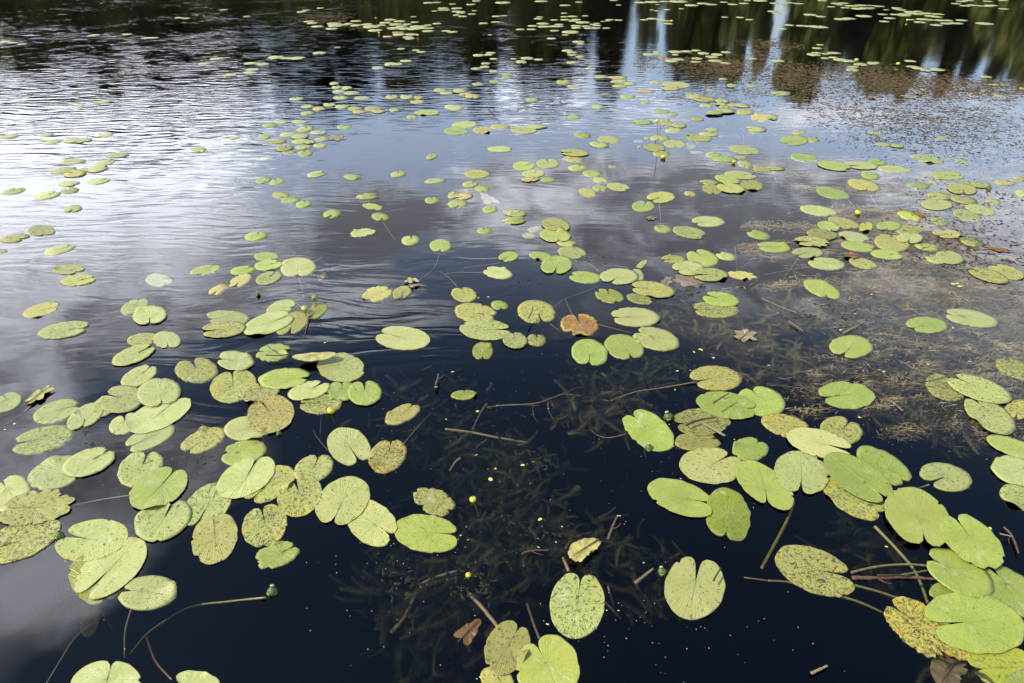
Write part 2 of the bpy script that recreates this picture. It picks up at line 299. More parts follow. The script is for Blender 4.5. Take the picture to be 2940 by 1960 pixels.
# ground: one sheet, hollowed out under the pond
m_ground, t, b, o = mat('ground_soil_and_grass')
gp = t.node('ShaderNodeNewGeometry').outputs['Position']; gz = t.sep(gp)[2]
gc = t.mix(t.ramp(t.noise(gp, 0.6, 5, 0.65), 0.35, 0.65), (0.045,0.065,0.02), (0.10,0.11,0.04))
mud = t.mix(t.ramp(t.noise(gp, 3.0, 4, 0.6), 0.35, 0.65), (0.010,0.010,0.008), (0.028,0.024,0.016))
t.put(b.inputs['Base Color'], t.mix(t.ramp(gz, -0.15, 0.12), mud, gc)); b.inputs['Roughness'].default_value = 0.9
gx = np.concatenate([np.linspace(-900, -90, 10), np.linspace(-80, 80, 65), np.linspace(90, 900, 10)])
gy = np.concatenate([np.linspace(-900, -12, 8), np.linspace(-9, 62, 72), np.linspace(70, 1200, 12)])
rs = np.random.RandomState(3)
def hgt(x, y):
    dx = max(abs(x) - 66, 0) if abs(x) > 66 else -(66 - abs(x)); 
    e = max(y - 46.5 - 1.5 * math.sin(x * 0.13), -6.5 - y, abs(x) - 68)      # >0 outside the pond
    if e < 0: return max(-1.75, -0.25 + e * 0.45)
    return min(0.35 + 0.05 * e, 1.6) if e > 1.2 else -0.25 + e * 0.5
GV = [(x, y, hgt(x, y) + (rs.rand() - .5) * 0.06) for y in gy for x in gx]; nx = len(gx)
GF = [(j * nx + i, j * nx + i + 1, (j + 1) * nx + i + 1, (j + 1) * nx + i) for j in range(len(gy) - 1) for i in range(nx - 1)]
g = mesh('ground', GV, GF, m_ground); g['kind'] = 'structure'

# ------------------------------------------------------------------ lily pads
rnd = random.Random(11)
def h1(x, k):   # smooth periodic noise in angle
    r = random.Random(k); s = 0
    for i in range(1, 7): s += math.sin(i * x + r.uniform(0, 6.28)) * r.uniform(0.3, 1) / i ** 0.7
    return s / 2.2
def pad_mesh(A, B, dn, ty, seed, N, rings, lay_z=0):
    """leaf blade in local coordinates: half axes A, B; dn = notch direction (local)"""
    r = random.Random(seed)
    torn = 't' in ty; lay_bump = 1.0
    e = lambda a: 1.0 / math.sqrt((math.cos(a) / A) ** 2 + (math.sin(a) / B) ** 2)
    Rn = e(dn); nd = Vector((math.cos(dn), math.sin(dn), 0))
    apex = nd * Rn * r.uniform(0.08, 0.24)
    gap = r.choice([0.005, 0.01, 0.02, 0.04, 0.07, 0.13]) if N > 30 else 0.12
    w = r.uniform(0.30, 0.48); rag = (0.055 if torn else 0.007) ; wavy = r.uniform(0.008, 0.034)
    bites = [(r.uniform(0.5, 5.8), r.uniform(0.03, 0.10), r.uniform(0.06, 0.17)) for _ in range(r.choice([0, 1, 1, 2, 3]) + (5 if torn else 0))]
    big = [(r.uniform(0.8, 5.5), r.uniform(0.15, 0.4), r.uniform(0.12, 0.32)) for _ in range(r.randint(1, 3))] if torn else []
    Bd = []
    for i in range(N):
        u = i / (N - 1) * 2 - 1                 # -1..1 round from one lobe to the other
        d = u * math.pi; dd = math.pi - abs(d)  # distance from the notch in angle
        if dd > w:
            a = dn + math.pi + d; rr = e(a); f = 1.0
            f += wavy * h1(a * 2, seed) + wavy * 0.5 * math.sin(a * 9 + seed)
            f += rag * (h1(a * 9 + 2, seed + 5) * 0.7 + r.uniform(-1, 1) * 0.5)
            for ba, bw, bd in bites:
                x = ((d + math.pi) - ba) / bw
                if abs(x) < 1: f -= bd * math.sqrt(1 - x * x) * (1 if torn else 0.7)
            for ba, bw, bd in big:
                x = ((d + math.pi) - ba) / bw
                if abs(x) < 1: f -= bd * (1 - abs(x)) * (1 + 0.5 * r.uniform(-1, 1))
            Bd.append(Vector((math.cos(a), math.sin(a), 0)) * rr * max(f, 0.3))
        else:                                    # rounded lobe, then the inner edge of the notch
            sgn = 1 if d > 0 else -1
            aE = dn - sgn * w; E = Vector((math.cos(aE), math.sin(aE), 0)) * e(aE)
            tt = 1 - dd / w
            side = Vector((-nd.y, nd.x, 0)) * (-sgn)
            C = nd * Rn * 1.0 + side * (gap * 0.5 + 0.01) * Rn
            In = apex.lerp(nd * Rn, 0.5) + side * gap * 0.35 * Rn
            if tt < 0.6:
                k = tt / 0.6; Bd.append(E * (1 - k) ** 2 + C * 2 * k * (1 - k) + In * k * k)
            else:
                k = (tt - 0.6) / 0.4; Bd.append(In.lerp(apex, min(k, 0.98)))
    V, F, PL = [apex.copy()], [], [(0, 0, 0)]
    tilt = r.uniform(-1, 1) * 0.0012; ta = r.uniform(0, 6.28)
    cup = r.uniform(-0.0015, 0.003); wav = r.uniform(0.0005, 0.0015) * (2.0 if torn else 1.0)
    fold = r.random() < 0.30; fa = r.uniform(1.2, 5.0); fh = r.uniform(0.006, 0.022)
    m = max(A, B)
    for k, s in enumerate(rings):
        for i, P in enumerate(Bd):
            u = i / (N - 1) * 2 - 1; d = u * math.pi
            p = apex.lerp(P, s); rr = s
            z = cup * s ** 2 + wav * s ** 1.5 * (h1(d * 3, seed + 9) + 0.7 * math.sin(d * 15 + seed)) + tilt * s * math.cos(d - ta)
            if fold and N > 30:
                x = abs((d + math.pi) - fa)
                if x < 0.45: z += fh * s ** 5 * (0.5 + 0.5 * math.cos(x / 0.45 * math.pi))
            ax = abs(math.pi - abs(d))
            z += 0.0018 * s * (1 if d > 0 else 0.2) * math.exp(-(ax / 0.5) ** 2)
            V.append(Vector((p.x, p.y, z))); PL.append((s, d, 0))
    for i in range(N - 1): F.append((0, 1 + i, 2 + i))
    for k in range(len(rings) - 1):
        a = 1 + k * N; b_ = a + N
        for i in range(N - 1): F.append((a + i, b_ + i, b_ + i + 1, a + i + 1))
    # thickness of the rim
    a = 1 + (len(rings) - 1) * N; b_ = len(V)
    for i in range(N):
        q = V[a + i]; V.append(Vector((q.x * 0.994, q.y * 0.994, q.z - (0.0012 if lay_z > 0 else 0.006)))); PL.append((1, PL[a + i][1], 0))
    for i in range(N - 1): F.append((a + i, b_ + i, b_ + i + 1, a + i + 1))
    return V, F, PL, apex
def mat_for(ty):
    k = ty.replace('t', '').replace('u', '')
    return LM.get(k) or LM.get({'gy': 'y', 'ly': 's', 'gu': 'g', 'bt': 'b', 'zy': 'yb', 'yz': 'yb'}.get(k, k[:1])) or LM['l']
PADS = [l.split(None, 8) for l in """
-8.002 14.140 0.107 0.100 -7 172 0 l -
-7.414 14.252 0.096 0.084 -8 184 0 l -
-6.857 13.837 0.100 0.089 85 256 0 l -
-6.709 13.825 0.090 0.082 -7 11 1 l -
-6.766 17.672 0.101 0.087 2 194 0 l -
-5.881 16.617 0.082 0.075 -3 160 0 l -
-7.301 16.420 0.087 0.082 93 80 0 l -
-7.119 16.323 0.088 0.086 83 243 0 l -
-9.265 13.443 0.099 0.094 4 197 0 l -
-9.067 13.332 0.083 0.080 89 266 0 l -
-8.803 13.189 0.076 0.069 -3 -20 0 l -
-4.823 11.853 0.108 0.107 99 287 0 l -
-4.887 11.477 0.108 0.089 148 168 0 l -
-4.190 10.643 0.104 0.083 170 152 0 l -
-4.157 11.502 0.115 0.098 -171 -166 0 l -
-3.974 11.010 0.108 0.091 135 306 0 l -
-3.944 10.816 0.111 0.078 156 334 0 l -
-6.076 8.772 0.121 0.086 166 352 -1 lu -
-5.473 8.858 0.112 0.059 132 149 0 l -
-5.277 9.034 0.110 0.081 -163 -149 0 l -
-5.779 8.178 0.090 0.057 -174 -183 -1 lu -
-5.541 7.533 0.107 0.076 174 158 0 l -
-5.169 7.599 0.097 0.064 173 164 0 l -
-4.946 7.329 0.112 0.081 80 62 0 l -
-4.768 7.388 0.109 0.082 117 133 0 l -
-4.634 7.380 0.104 0.083 115 305 1 ly -
-4.493 7.582 0.106 0.072 96 257 0 l -
-3.038 7.468 0.066 0.053 149 322 0 g -
-3.274 7.067 0.107 0.073 140 -47 0 g -
-4.025 6.873 0.121 0.085 170 124 0 l rightmost pale green lily pad in the raft on bright ripples far left
-4.370 6.677 0.132 0.086 173 184 0 l second pale green pad from the left in the raft on bright ripples far left
-4.038 6.637 0.105 0.090 62 69 0 l fifth pale green pad from the left in the raft on bright ripples far left
-4.313 6.412 0.123 0.108 -159 37 0 s dark-flecked green lily pad in the raft on bright ripples far left
-4.130 6.402 0.080 0.069 124 319 0 s -
-4.012 6.459 0.118 0.092 109 36 1 l third pale green pad from the left in the raft on bright ripples far left
-4.849 17.343 0.128 0.110 93 85 0 l -
-4.823 17.634 0.094 0.086 -1 -11 0 l -
-4.571 17.993 0.090 0.085 84 79 0 l -
-4.315 15.900 0.122 0.121 88 288 0 l -
-4.189 15.673 0.123 0.117 89 86 0 y -
-3.971 15.209 0.131 0.121 -8 2 0 l -
-3.621 14.932 0.128 0.121 98 100 0 l -
-3.716 15.599 0.160 0.152 87 72 0 l -
-3.630 15.309 0.156 0.151 95 281 0 l -
-3.461 15.409 0.120 0.110 -5 171 1 l -
-3.322 15.946 0.130 0.112 -1 5 0 l -
-3.213 15.352 0.123 0.123 -5 -24 0 l -
-3.400 15.555 0.094 0.088 -4 6 2 l -
-3.015 15.496 0.127 0.126 -4 158 0 l -
-2.867 15.167 0.198 0.169 91 290 0 l -
-2.714 14.716 0.153 0.142 96 96 0 l -
-2.623 16.133 0.133 0.117 -5 -12 0 l -
-2.662 15.703 0.138 0.128 95 288 0 l -
-2.391 15.900 0.134 0.129 93 266 0 y -
-2.426 15.496 0.149 0.147 -0 198 0 l -
-2.177 15.496 0.099 0.092 82 93 0 l -
-2.686 15.352 0.103 0.097 6 14 1 y -
-2.353 14.987 0.169 0.167 90 287 0 l -
-2.251 15.209 0.123 0.114 -9 -28 1 l -
-2.121 14.891 0.165 0.143 83 279 1 l -
-2.227 14.481 0.124 0.119 97 83 0 b -
-1.963 14.850 0.151 0.142 95 292 2 l -
-1.916 15.195 0.168 0.167 83 82 0 l -
-1.776 14.932 0.127 0.110 92 73 3 l -
-1.645 14.932 0.099 0.087 7 -2 4 l -
-1.663 14.637 0.119 0.115 -7 168 0 l -
-1.735 15.380 0.096 0.085 87 97 0 l -
-2.054 15.794 0.100 0.087 88 73 0 l -
-2.175 16.568 0.066 0.062 97 273 0 l -
-1.569 15.599 0.103 0.094 89 95 0 l -
-2.171 14.227 0.143 0.122 90 102 0 l -
-1.932 14.239 0.127 0.115 6 15 0 l -
-1.963 13.909 0.109 0.105 6 188 0 l -
-1.901 13.742 0.108 0.092 94 100 1 l -
-2.359 13.993 0.094 0.084 -7 174 0 l -
-1.305 14.650 0.095 0.092 88 263 0 l -
-1.167 14.532 0.120 0.107 98 105 1 l -
-0.422 14.177 0.044 0.042 87 278 0 y -
-0.598 15.629 0.102 0.097 98 282 0 l -
-0.346 15.809 0.098 0.098 84 283 0 l -
-0.348 16.651 0.103 0.100 -1 6 0 l -
-0.186 16.684 0.091 0.085 86 254 1 l -
-1.476 18.752 0.100 0.088 93 76 0 l -
-2.091 18.962 0.149 0.138 97 283 0 l -
-1.879 19.026 0.112 0.108 -3 1 1 l -
-1.012 18.649 0.125 0.121 94 106 0 l -
-0.908 19.329 0.118 0.104 98 85 0 l -
-0.230 19.026 0.237 0.198 93 103 0 l -
-0.904 16.990 0.110 0.092 83 270 0 l -
-1.801 17.487 0.078 0.070 92 286 0 l -
-1.638 17.955 0.143 0.131 97 112 0 l -
-1.563 17.672 0.127 0.116 87 97 0 l -
-1.313 17.936 0.141 0.136 91 287 0 l -
-1.290 17.415 0.114 0.113 -2 170 0 l -
-1.172 17.343 0.120 0.119 -8 8 1 l -
-1.171 17.130 0.113 0.112 91 267 2 l -
-1.237 16.819 0.088 0.087 -8 -10 0 l -
-1.091 16.617 0.115 0.097 92 276 0 l -
-0.873 17.542 0.066 0.064 -7 172 0 l -
-1.649 17.634 0.097 0.090 90 76 1 l -
-1.927 12.745 0.072 0.067 -3 -17 0 l -
-1.655 12.603 0.075 0.066 93 254 0 l -
-1.546 12.464 0.086 0.080 4 -14 0 l -
-1.705 11.693 0.101 0.097 -7 9 0 l -
-1.927 11.418 0.154 0.085 102 287 0 l -
-1.799 11.418 0.111 0.076 105 114 1 l -
-2.067 11.138 0.099 0.078 162 361 0 l -
-3.260 12.347 0.126 0.109 94 282 0 l -
-3.077 12.890 0.062 0.056 91 257 0 z -
-3.888 11.989 0.143 0.125 90 85 0 l -
-3.710 11.898 0.093 0.085 7 188 1 l -
-3.591 11.853 0.085 0.081 -2 -6 2 l -
-3.498 11.871 0.132 0.131 -8 -16 3 l -
-3.947 11.451 0.125 0.091 134 117 0 l -
-3.912 11.010 0.069 0.045 123 137 1 l -
-0.558 12.156 0.108 0.095 85 84 0 l -
-0.363 12.366 0.096 0.087 85 284 0 l -
-0.395 12.194 0.079 0.072 97 271 0 l -
-0.297 11.853 0.067 0.061 1 -15 0 l -
-0.418 11.477 0.085 0.073 97 269 0 l -
-0.423 11.211 0.090 0.076 97 281 0 l -
-0.553 11.106 0.082 0.078 132 145 0 l -
-0.284 10.901 0.093 0.064 93 83 0 l -
-0.068 10.665 0.089 0.081 92 283 0 g -
-0.083 10.467 0.094 0.064 91 276 0 g -
-0.252 10.213 0.090 0.074 94 286 0 g -
-0.483 10.050 0.094 0.084 102 118 0 s -
-2.518 10.097 0.104 0.064 103 298 0 l -
-2.434 9.865 0.100 0.066 102 107 0 l -
-2.280 9.813 0.107 0.072 112 311 0 l -
-2.350 9.611 0.102 0.087 102 299 0 l -
-2.161 9.530 0.116 0.093 154 162 0 l -
-1.471 9.549 0.081 0.051 103 283 -1 gu -
-2.256 9.267 0.109 0.088 135 116 0 l -
-2.817 9.209 0.096 0.089 122 115 0 l -
-1.971 9.250 0.116 0.080 170 178 0 l -
-1.582 9.308 0.120 0.084 107 107 0 y -
-1.391 9.308 0.119 0.083 105 87 0 l -
-1.234 9.279 0.089 0.060 102 107 0 yt -
-1.217 9.067 0.115 0.096 113 129 0 y -
-2.316 8.901 0.099 0.074 122 103 0 l -
-2.142 8.815 0.112 0.079 114 103 0 l -
-2.578 8.815 0.099 0.074 127 143 0 l -
-2.406 8.699 0.110 0.074 115 308 0 y -
-1.957 8.709 0.122 0.085 112 306 0 ys -
-1.870 8.544 0.092 0.076 148 309 1 y -
-1.731 8.709 0.119 0.100 135 315 0 ys -
-1.640 8.570 0.100 0.077 114 125 1 y -
-2.494 8.494 0.099 0.083 112 295 0 g -
-1.458 8.647 0.090 0.063 106 298 0 g -
-1.198 8.321 0.089 0.067 107 280 0 g -
-1.036 8.519 0.161 0.120 172 0 0 g fresh green lily pad left of the thin brown branch
-0.984 9.686 0.108 0.081 102 82 0 l -
-0.881 9.518 0.093 0.084 157 354 0 l -
-0.631 9.488 0.098 0.080 100 273 0 y -
-0.712 9.623 0.131 0.088 97 295 1 l -
-0.518 9.326 0.142 0.100 96 268 1 y -
-0.725 8.767 0.149 0.108 126 86 0 l pale green lily pad above the thin brown branch
-2.703 8.108 0.093 0.070 144 134 0 l -
-2.800 7.962 0.093 0.089 -148 -167 0 g -
-2.488 8.117 0.099 0.067 166 64 0 l -
-1.922 7.890 0.090 0.072 155 339 0 g -
-2.351 7.816 0.139 0.096 93 97 0 st torn dark-flecked green lily pad in the row above the pale tattered leaf
-2.163 7.674 0.101 0.073 163 61 0 l -
-2.472 7.603 0.105 0.091 -157 51 0 l -
-2.324 7.521 0.104 0.093 -154 9 1 s -
-2.716 7.521 0.095 0.065 114 107 0 g -
-2.535 7.341 0.110 0.082 -170 -165 0 ys -
-2.067 7.420 0.082 0.080 110 128 0 s -
-2.279 7.348 0.097 0.089 -176 11 0 l -
-2.164 7.309 0.082 0.053 97 288 1 g -
-2.032 7.194 0.087 0.068 132 127 0 l -
-2.195 7.141 0.090 0.082 157 317 0 g -
-2.300 6.973 0.078 0.057 156 143 0 yb -
-2.386 7.100 0.120 0.096 107 85 1 ys leftmost flecked yellow-green lily pad in the ragged cluster beside the pale tattered leaf
-2.122 6.937 0.111 0.078 108 108 0 ys rightmost flecked yellow-green lily pad in the ragged cluster beside the pale tattered leaf
-2.530 6.937 0.069 0.057 89 73 -1 gu -
-0.814 6.835 0.099 0.053 78 102 0 g -
-0.551 8.007 0.150 0.131 -143 62 0 g rightmost fresh green lily pad near the thin brown branch upper centre
-0.627 7.729 0.161 0.127 131 303 0 g leftmost fresh green lily pad near the thin brown branch upper centre
-0.333 7.781 0.143 0.111 95 112 0 yt torn dull yellow lily pad near the thin brown branch upper centre
-0.140 7.913 0.124 0.096 162 168 0 y dull yellow lily pad in the row right of the thin branch
-0.122 7.075 0.134 0.096 179 0 0 l pale green lily pad in the row right of the thin branch
0.133 7.772 0.159 0.135 141 157 0 s dark-flecked green lily pad in the row right of the thin branch
0.293 7.899 0.119 0.084 168 -44 1 l -
0.255 9.146 0.114 0.074 88 98 0 s -
0.731 10.199 0.166 0.097 85 92 0 g -
0.863 9.897 0.107 0.097 63 224 0 g -
0.742 8.307 0.106 0.081 105 291 0 g -
1.077 8.794 0.100 0.082 105 305 0 l -
1.528 9.320 0.131 0.098 86 73 0 s -
1.718 9.034 0.086 0.060 71 81 0 g -
1.294 10.518 0.113 0.093 -166 -184 0 l -
1.535 10.467 0.153 0.114 -170 -152 0 y -
1.533 10.213 0.148 0.102 -143 -136 0 l -
1.504 9.930 0.112 0.090 -165 23 0 y -
1.669 10.077 0.097 0.083 -147 17 0 l -
1.283 9.660 0.071 0.058 68 80 -1 gu -
2.040 10.145 0.112 0.075 71 251 0 l -
2.307 9.996 0.206 0.198 91 268 0 s -
2.189 9.768 0.131 0.099 -163 30 1 y -
1.821 9.642 0.117 0.101 159 146 0 y -
2.705 9.673 0.086 0.053 67 236 0 g -
3.084 9.976 0.113 0.072 64 58 0 g -
3.353 9.943 0.102 0.072 53 70 0 s -
3.059 10.374 0.071 0.053 -156 20 0 g -
1.205 11.090 0.084 0.076 45 63 0 l -
0.947 11.562 0.104 0.082 79 99 0 l -
1.124 12.016 0.077 0.070 1 -18 0 y -
1.000 12.175 0.078 0.071 6 203 0 l -
1.013 12.395 0.086 0.084 82 274 0 l -
0.955 12.573 0.106 0.094 84 269 0 l -
0.434 11.808 0.080 0.078 -8 -11 0 l -
0.249 11.898 0.119 0.107 97 266 0 y -
0.148 11.606 0.135 0.084 102 273 0 l -
0.027 11.853 0.051 0.049 97 263 0 l -
0.738 13.778 0.094 0.087 82 86 0 l -
1.213 13.443 0.116 0.110 94 89 0 l -
1.238 13.221 0.074 0.069 1 -13 0 l -
1.022 14.177 0.067 0.063 85 267 0 y -
0.840 14.677 0.095 0.093 4 174 0 g -
1.152 14.519 0.179 0.173 1 -5 0 l -
0.163 14.823 0.100 0.087 85 278 0 l -
0.392 14.850 0.098 0.086 2 22 0 l -
0.425 15.294 0.106 0.096 4 5 0 l -
0.649 15.599 0.137 0.133 8 19 0 l -
0.645 15.195 0.130 0.122 91 276 0 l -
0.800 15.195 0.106 0.101 7 175 1 l -
0.934 15.209 0.136 0.134 86 102 2 l -
0.979 15.409 0.107 0.102 -1 -8 3 l -
0.568 16.259 0.100 0.095 97 260 0 l -
0.612 16.518 0.078 0.078 83 274 0 l -
0.914 16.101 0.088 0.076 -5 8 0 l -
1.151 16.133 0.112 0.103 7 27 0 l -
1.301 15.946 0.105 0.090 -9 172 0 l -
1.385 16.133 0.110 0.106 83 269 0 l -
1.156 16.584 0.091 0.085 90 98 0 l -
1.351 16.617 0.116 0.101 -1 15 0 l -
1.631 16.718 0.090 0.076 90 277 0 l -
1.191 17.130 0.077 0.069 1 6 0 l -
1.292 18.486 0.147 0.125 -8 174 0 l -
1.689 19.111 0.098 0.098 -3 195 0 l -
0.734 19.285 0.180 0.163 -2 168 0 l -
1.298 15.028 0.106 0.099 84 284 0 l -
1.319 15.294 0.112 0.107 82 72 0 l -
1.493 15.748 0.158 0.150 91 289 0 l -
1.515 15.238 0.101 0.092 -6 188 0 l -
1.750 15.352 0.099 0.091 91 261 0 l -
1.536 14.987 0.102 0.089 84 99 0 l -
1.690 14.987 0.112 0.100 87 74 1 l -
1.675 15.496 0.068 0.060 9 9 0 l -
1.911 15.000 0.084 0.072 8 -4 0 l -
1.778 15.614 0.069 0.065 8 183 0 l -
1.935 15.900 0.050 0.047 98 269 0 y -
2.113 16.133 0.095 0.084 5 -8 0 l -
2.048 15.977 0.059 0.058 -2 -4 0 l -
2.295 16.086 0.098 0.089 91 265 0 l -
2.853 16.133 0.092 0.089 3 -3 0 l -
3.057 16.291 0.125 0.110 -2 -2 0 l -
3.223 16.164 0.115 0.098 89 85 0 l -
3.328 15.977 0.072 0.063 -2 8 0 l -
3.272 15.599 0.106 0.093 -7 -9 0 l -
3.282 17.672 0.059 0.054 94 267 0 l -
3.371 17.524 0.065 0.060 97 293 0 l -
3.647 17.709 0.084 0.076 95 290 0 l -
4.020 17.878 0.075 0.063 96 273 0 l -
2.618 18.547 0.074 0.068 97 114 0 l -
3.227 19.026 0.166 0.157 -3 -2 0 l -
3.543 19.111 0.218 0.194 95 100 1 l -
3.869 19.241 0.143 0.128 85 282 0 l -
4.229 19.241 0.241 0.240 91 90 0 l -
4.394 18.486 0.191 0.162 96 286 0 l -
4.764 18.815 0.169 0.166 94 262 0 l -
4.903 18.608 0.159 0.154 -6 185 1 l -
5.356 19.111 0.115 0.102 98 288 0 l -
5.461 18.690 0.133 0.130 0 10 0 l -
5.778 18.857 0.131 0.121 86 101 0 l -
4.692 16.518 0.077 0.074 96 294 0 l -
5.018 16.486 0.099 0.086 87 67 0 l -
5.119 16.133 0.087 0.081 -3 190 0 l -
6.349 19.395 0.203 0.178 91 283 0 l -
6.041 19.439 0.097 0.090 82 91 0 l -
2.612 19.461 0.106 0.099 85 87 0 l -
3.598 18.649 0.056 0.051 -5 -5 0 l -
2.300 12.222 0.120 0.110 8 181 0 l -
2.445 12.318 0.067 0.063 -2 7 0 l -
2.469 12.454 0.072 0.061 87 92 0 l -
2.787 12.464 0.123 0.116 -8 188 0 l -
2.992 12.513 0.106 0.092 5 -7 0 l -
3.166 12.583 0.082 0.077 -0 174 0 l -
2.734 12.203 0.066 0.056 94 108 0 l -
3.235 12.318 0.107 0.097 96 276 0 l -
3.441 12.222 0.104 0.102 3 -11 0 l -
3.299 12.016 0.107 0.097 -1 193 0 l -
3.648 12.435 0.087 0.085 1 15 0 l -
2.490 11.871 0.109 0.102 1 177 0 b -
2.699 11.808 0.111 0.106 97 288 0 l -
2.564 11.658 0.125 0.107 75 61 1 l -
3.027 11.889 0.098 0.087 97 105 0 l -
2.945 11.606 0.087 0.070 -139 47 0 y -
3.283 11.701 0.119 0.107 -5 -3 0 l -
3.389 11.502 0.092 0.088 162 163 0 y -
3.933 11.880 0.079 0.069 -3 -3 0 g -
3.675 11.880 0.061 0.056 93 84 -1 yu -
2.411 9.368 0.152 0.106 76 87 0 y -
2.525 9.181 0.166 0.147 173 158 1 ys large flecked yellow-green lily pad in the far ochre raft right of centre
2.712 9.078 0.128 0.092 72 255 2 s -
2.455 8.858 0.100 0.083 71 253 0 l -
2.652 8.901 0.096 0.067 72 232 3 s -
2.652 8.741 0.097 0.069 57 232 4 g -
2.804 8.901 0.100 0.070 57 67 0 y -
2.908 8.831 0.093 0.083 -176 22 1 y -
2.616 8.565 0.130 0.107 -170 180 5 l -
2.854 8.554 0.141 0.102 51 65 0 s dark-flecked green lily pad in the far ochre raft right of centre
2.458 8.454 0.116 0.082 -164 34 6 g -
1.852 8.570 0.087 0.077 148 166 0 g -
1.959 8.459 0.083 0.058 67 60 0 g -
2.203 8.235 0.081 0.078 145 162 0 g -
1.534 8.094 0.120 0.094 176 185 0 g -
1.805 8.178 0.070 0.055 59 256 0 s -
1.806 8.016 0.113 0.079 68 233 0 s -
1.929 7.971 0.115 0.089 80 93 1 s -
1.831 7.772 0.115 0.079 -153 0 0 l -
1.610 7.460 0.128 0.104 56 248 0 s leftmost dark-flecked green lily pad beside the yellow flower on a tall stalk
1.735 7.255 0.144 0.117 93 268 0 s rightmost dark-flecked green lily pad beside the yellow flower on a tall stalk
1.923 7.341 0.122 0.068 72 84 -1 yu -
2.044 7.460 0.144 0.114 166 337 0 ys flecked yellow-green lily pad right of the tall stalked yellow flower
2.267 7.794 0.076 0.067 -144 -160 0 l -
2.183 7.611 0.111 0.085 175 28 0 l -
1.537 6.930 0.100 0.090 85 275 0 yb brownish yellow lily pad beside the yellow flower on a tall stalk
1.497 7.119 0.137 0.110 89 -70 1 g fresh green lily pad beside the yellow flower on a tall stalk
1.399 7.512 0.066 0.040 -175 13 -1 gu -
1.474 7.460 0.061 0.027 90 253 0 l -
1.344 7.149 0.038 0.024 75 265 0 y -
1.944 7.123 0.082 0.045 176 180 -1 lu -
2.061 6.901 0.090 0.076 53 39 0 g -
2.132 6.748 0.125 0.091 177 -33 0 g fresh green lily pad right of the tall stalked yellow flower
2.312 6.803 0.065 0.037 -172 -165 0 y -
2.422 7.056 0.164 0.136 127 294 0 s dark-flecked green lily pad right of the tall stalked yellow flower
2.296 6.595 0.126 0.068 83 252 0 st torn dark-flecked green lily pad in the group right of the dark notch flower
2.426 6.459 0.106 0.083 168 164 0 ys rightmost flecked yellow-green lily pad in the group right of the dark notch flower
2.722 7.721 0.078 0.056 -158 -170 0 g -
2.769 7.816 0.119 0.117 107 180 1 l pale green lily pad in the group with the small yellow pad right
2.978 8.297 0.195 0.115 63 235 0 yt large torn dull yellow lily pad in the far ochre raft right of centre
0.777 7.582 0.123 0.087 117 113 0 g fresh green lily pad above the tall stalked yellow flower
1.049 7.408 0.153 0.118 96 269 0 s dark-flecked green lily pad above the tall stalked yellow flower
0.926 7.225 0.121 0.102 112 84 1 l pale green lily pad above the tall stalked yellow flower
0.618 6.748 0.123 0.098 145 153 0 yt torn dull yellow lily pad in the group of the torn orange pads
0.644 6.947 0.149 0.121 162 180 1 ys flecked yellow-green lily pad in the group of the torn orange pads
0.353 6.614 0.152 0.113 84 94 0 s rightmost dark-flecked green lily pad in the group of the torn orange pads
0.117 6.546 0.133 0.109 87 47 0 g fresh green lily pad in the group of the torn orange pads
0.641 6.497 0.103 0.086 50 61 0 g leftmost fresh green lily pad in the short diagonal chain right of centre
0.998 6.654 0.045 0.039 57 67 -1 lu -
3.605 9.500 0.151 0.109 -149 -147 0 s -
3.108 8.287 0.144 0.061 68 239 1 s -
3.214 7.687 0.099 0.080 72 57 0 st -
3.269 7.408 0.107 0.061 67 75 0 yb -
3.053 7.380 0.205 0.136 52 -139 0 g large fresh green lily pad in the group with the small yellow pad right
4.064 7.666 0.097 0.079 148 325 0 s -
3.951 7.232 0.084 0.055 160 330 0 y -
4.077 7.179 0.072 0.063 -159 16 1 g -
4.722 7.500 0.085 0.051 -144 37 0 g -
4.490 6.698 0.082 0.052 -135 -140 0 g -
4.177 6.762 0.154 0.130 119 104 0 s rightmost dark-flecked green lily pad in the long row towards the right edge
3.628 6.654 0.119 0.082 48 37 0 g farthest fresh green lily pad in the long row towards the right edge
3.704 6.459 0.156 0.103 171 371 0 s second dark-flecked green pad from the left in the long row towards the right edge
3.424 6.555 0.156 0.129 -178 -169 1 s leftmost dark-flecked green lily pad in the long row towards the right edge
3.153 6.539 0.160 0.147 132 313 2 g second fresh green pad from the front in the row above the slanting yellow flower
2.956 6.807 0.147 0.131 93 285 0 g farthest fresh green lily pad in the row above the slanting yellow flower
2.557 6.465 0.088 0.065 -177 -165 1 ys -
7.022 9.787 0.053 0.031 53 39 0 v -
6.964 10.525 0.079 0.064 -179 -197 0 v -
6.775 10.016 0.069 0.052 176 192 0 v -
6.456 9.368 0.078 0.060 72 257 0 y -
5.511 13.134 0.069 0.063 5 181 0 v -
5.334 12.807 0.083 0.081 98 83 0 l -
5.060 12.222 0.129 0.110 98 280 0 l -
5.149 12.337 0.097 0.082 96 101 1 l -
5.275 12.260 0.079 0.074 4 171 2 l -
5.426 12.318 0.125 0.107 -3 168 3 l -
5.134 11.916 0.066 0.064 1 -2 0 l -
5.289 11.971 0.075 0.071 -7 -23 0 l -
5.324 11.790 0.118 0.103 86 105 0 l -
5.411 11.658 0.133 0.097 66 257 1 l -
5.500 11.418 0.129 0.102 63 246 0 l -
5.744 11.511 0.133 0.083 -135 66 0 l -
5.297 11.211 0.108 0.071 -151 -144 0 l -
5.195 10.995 0.120 0.090 63 244 0 l -
5.572 11.961 0.079 0.075 -3 185 -1 zu -
4.293 11.693 0.107 0.094 3 -5 0 l -
6.417 11.684 0.094 0.087 93 264 0 l -
6.243 11.252 0.096 0.081 171 361 0 l -
6.263 11.106 0.103 0.093 -156 7 1 l -
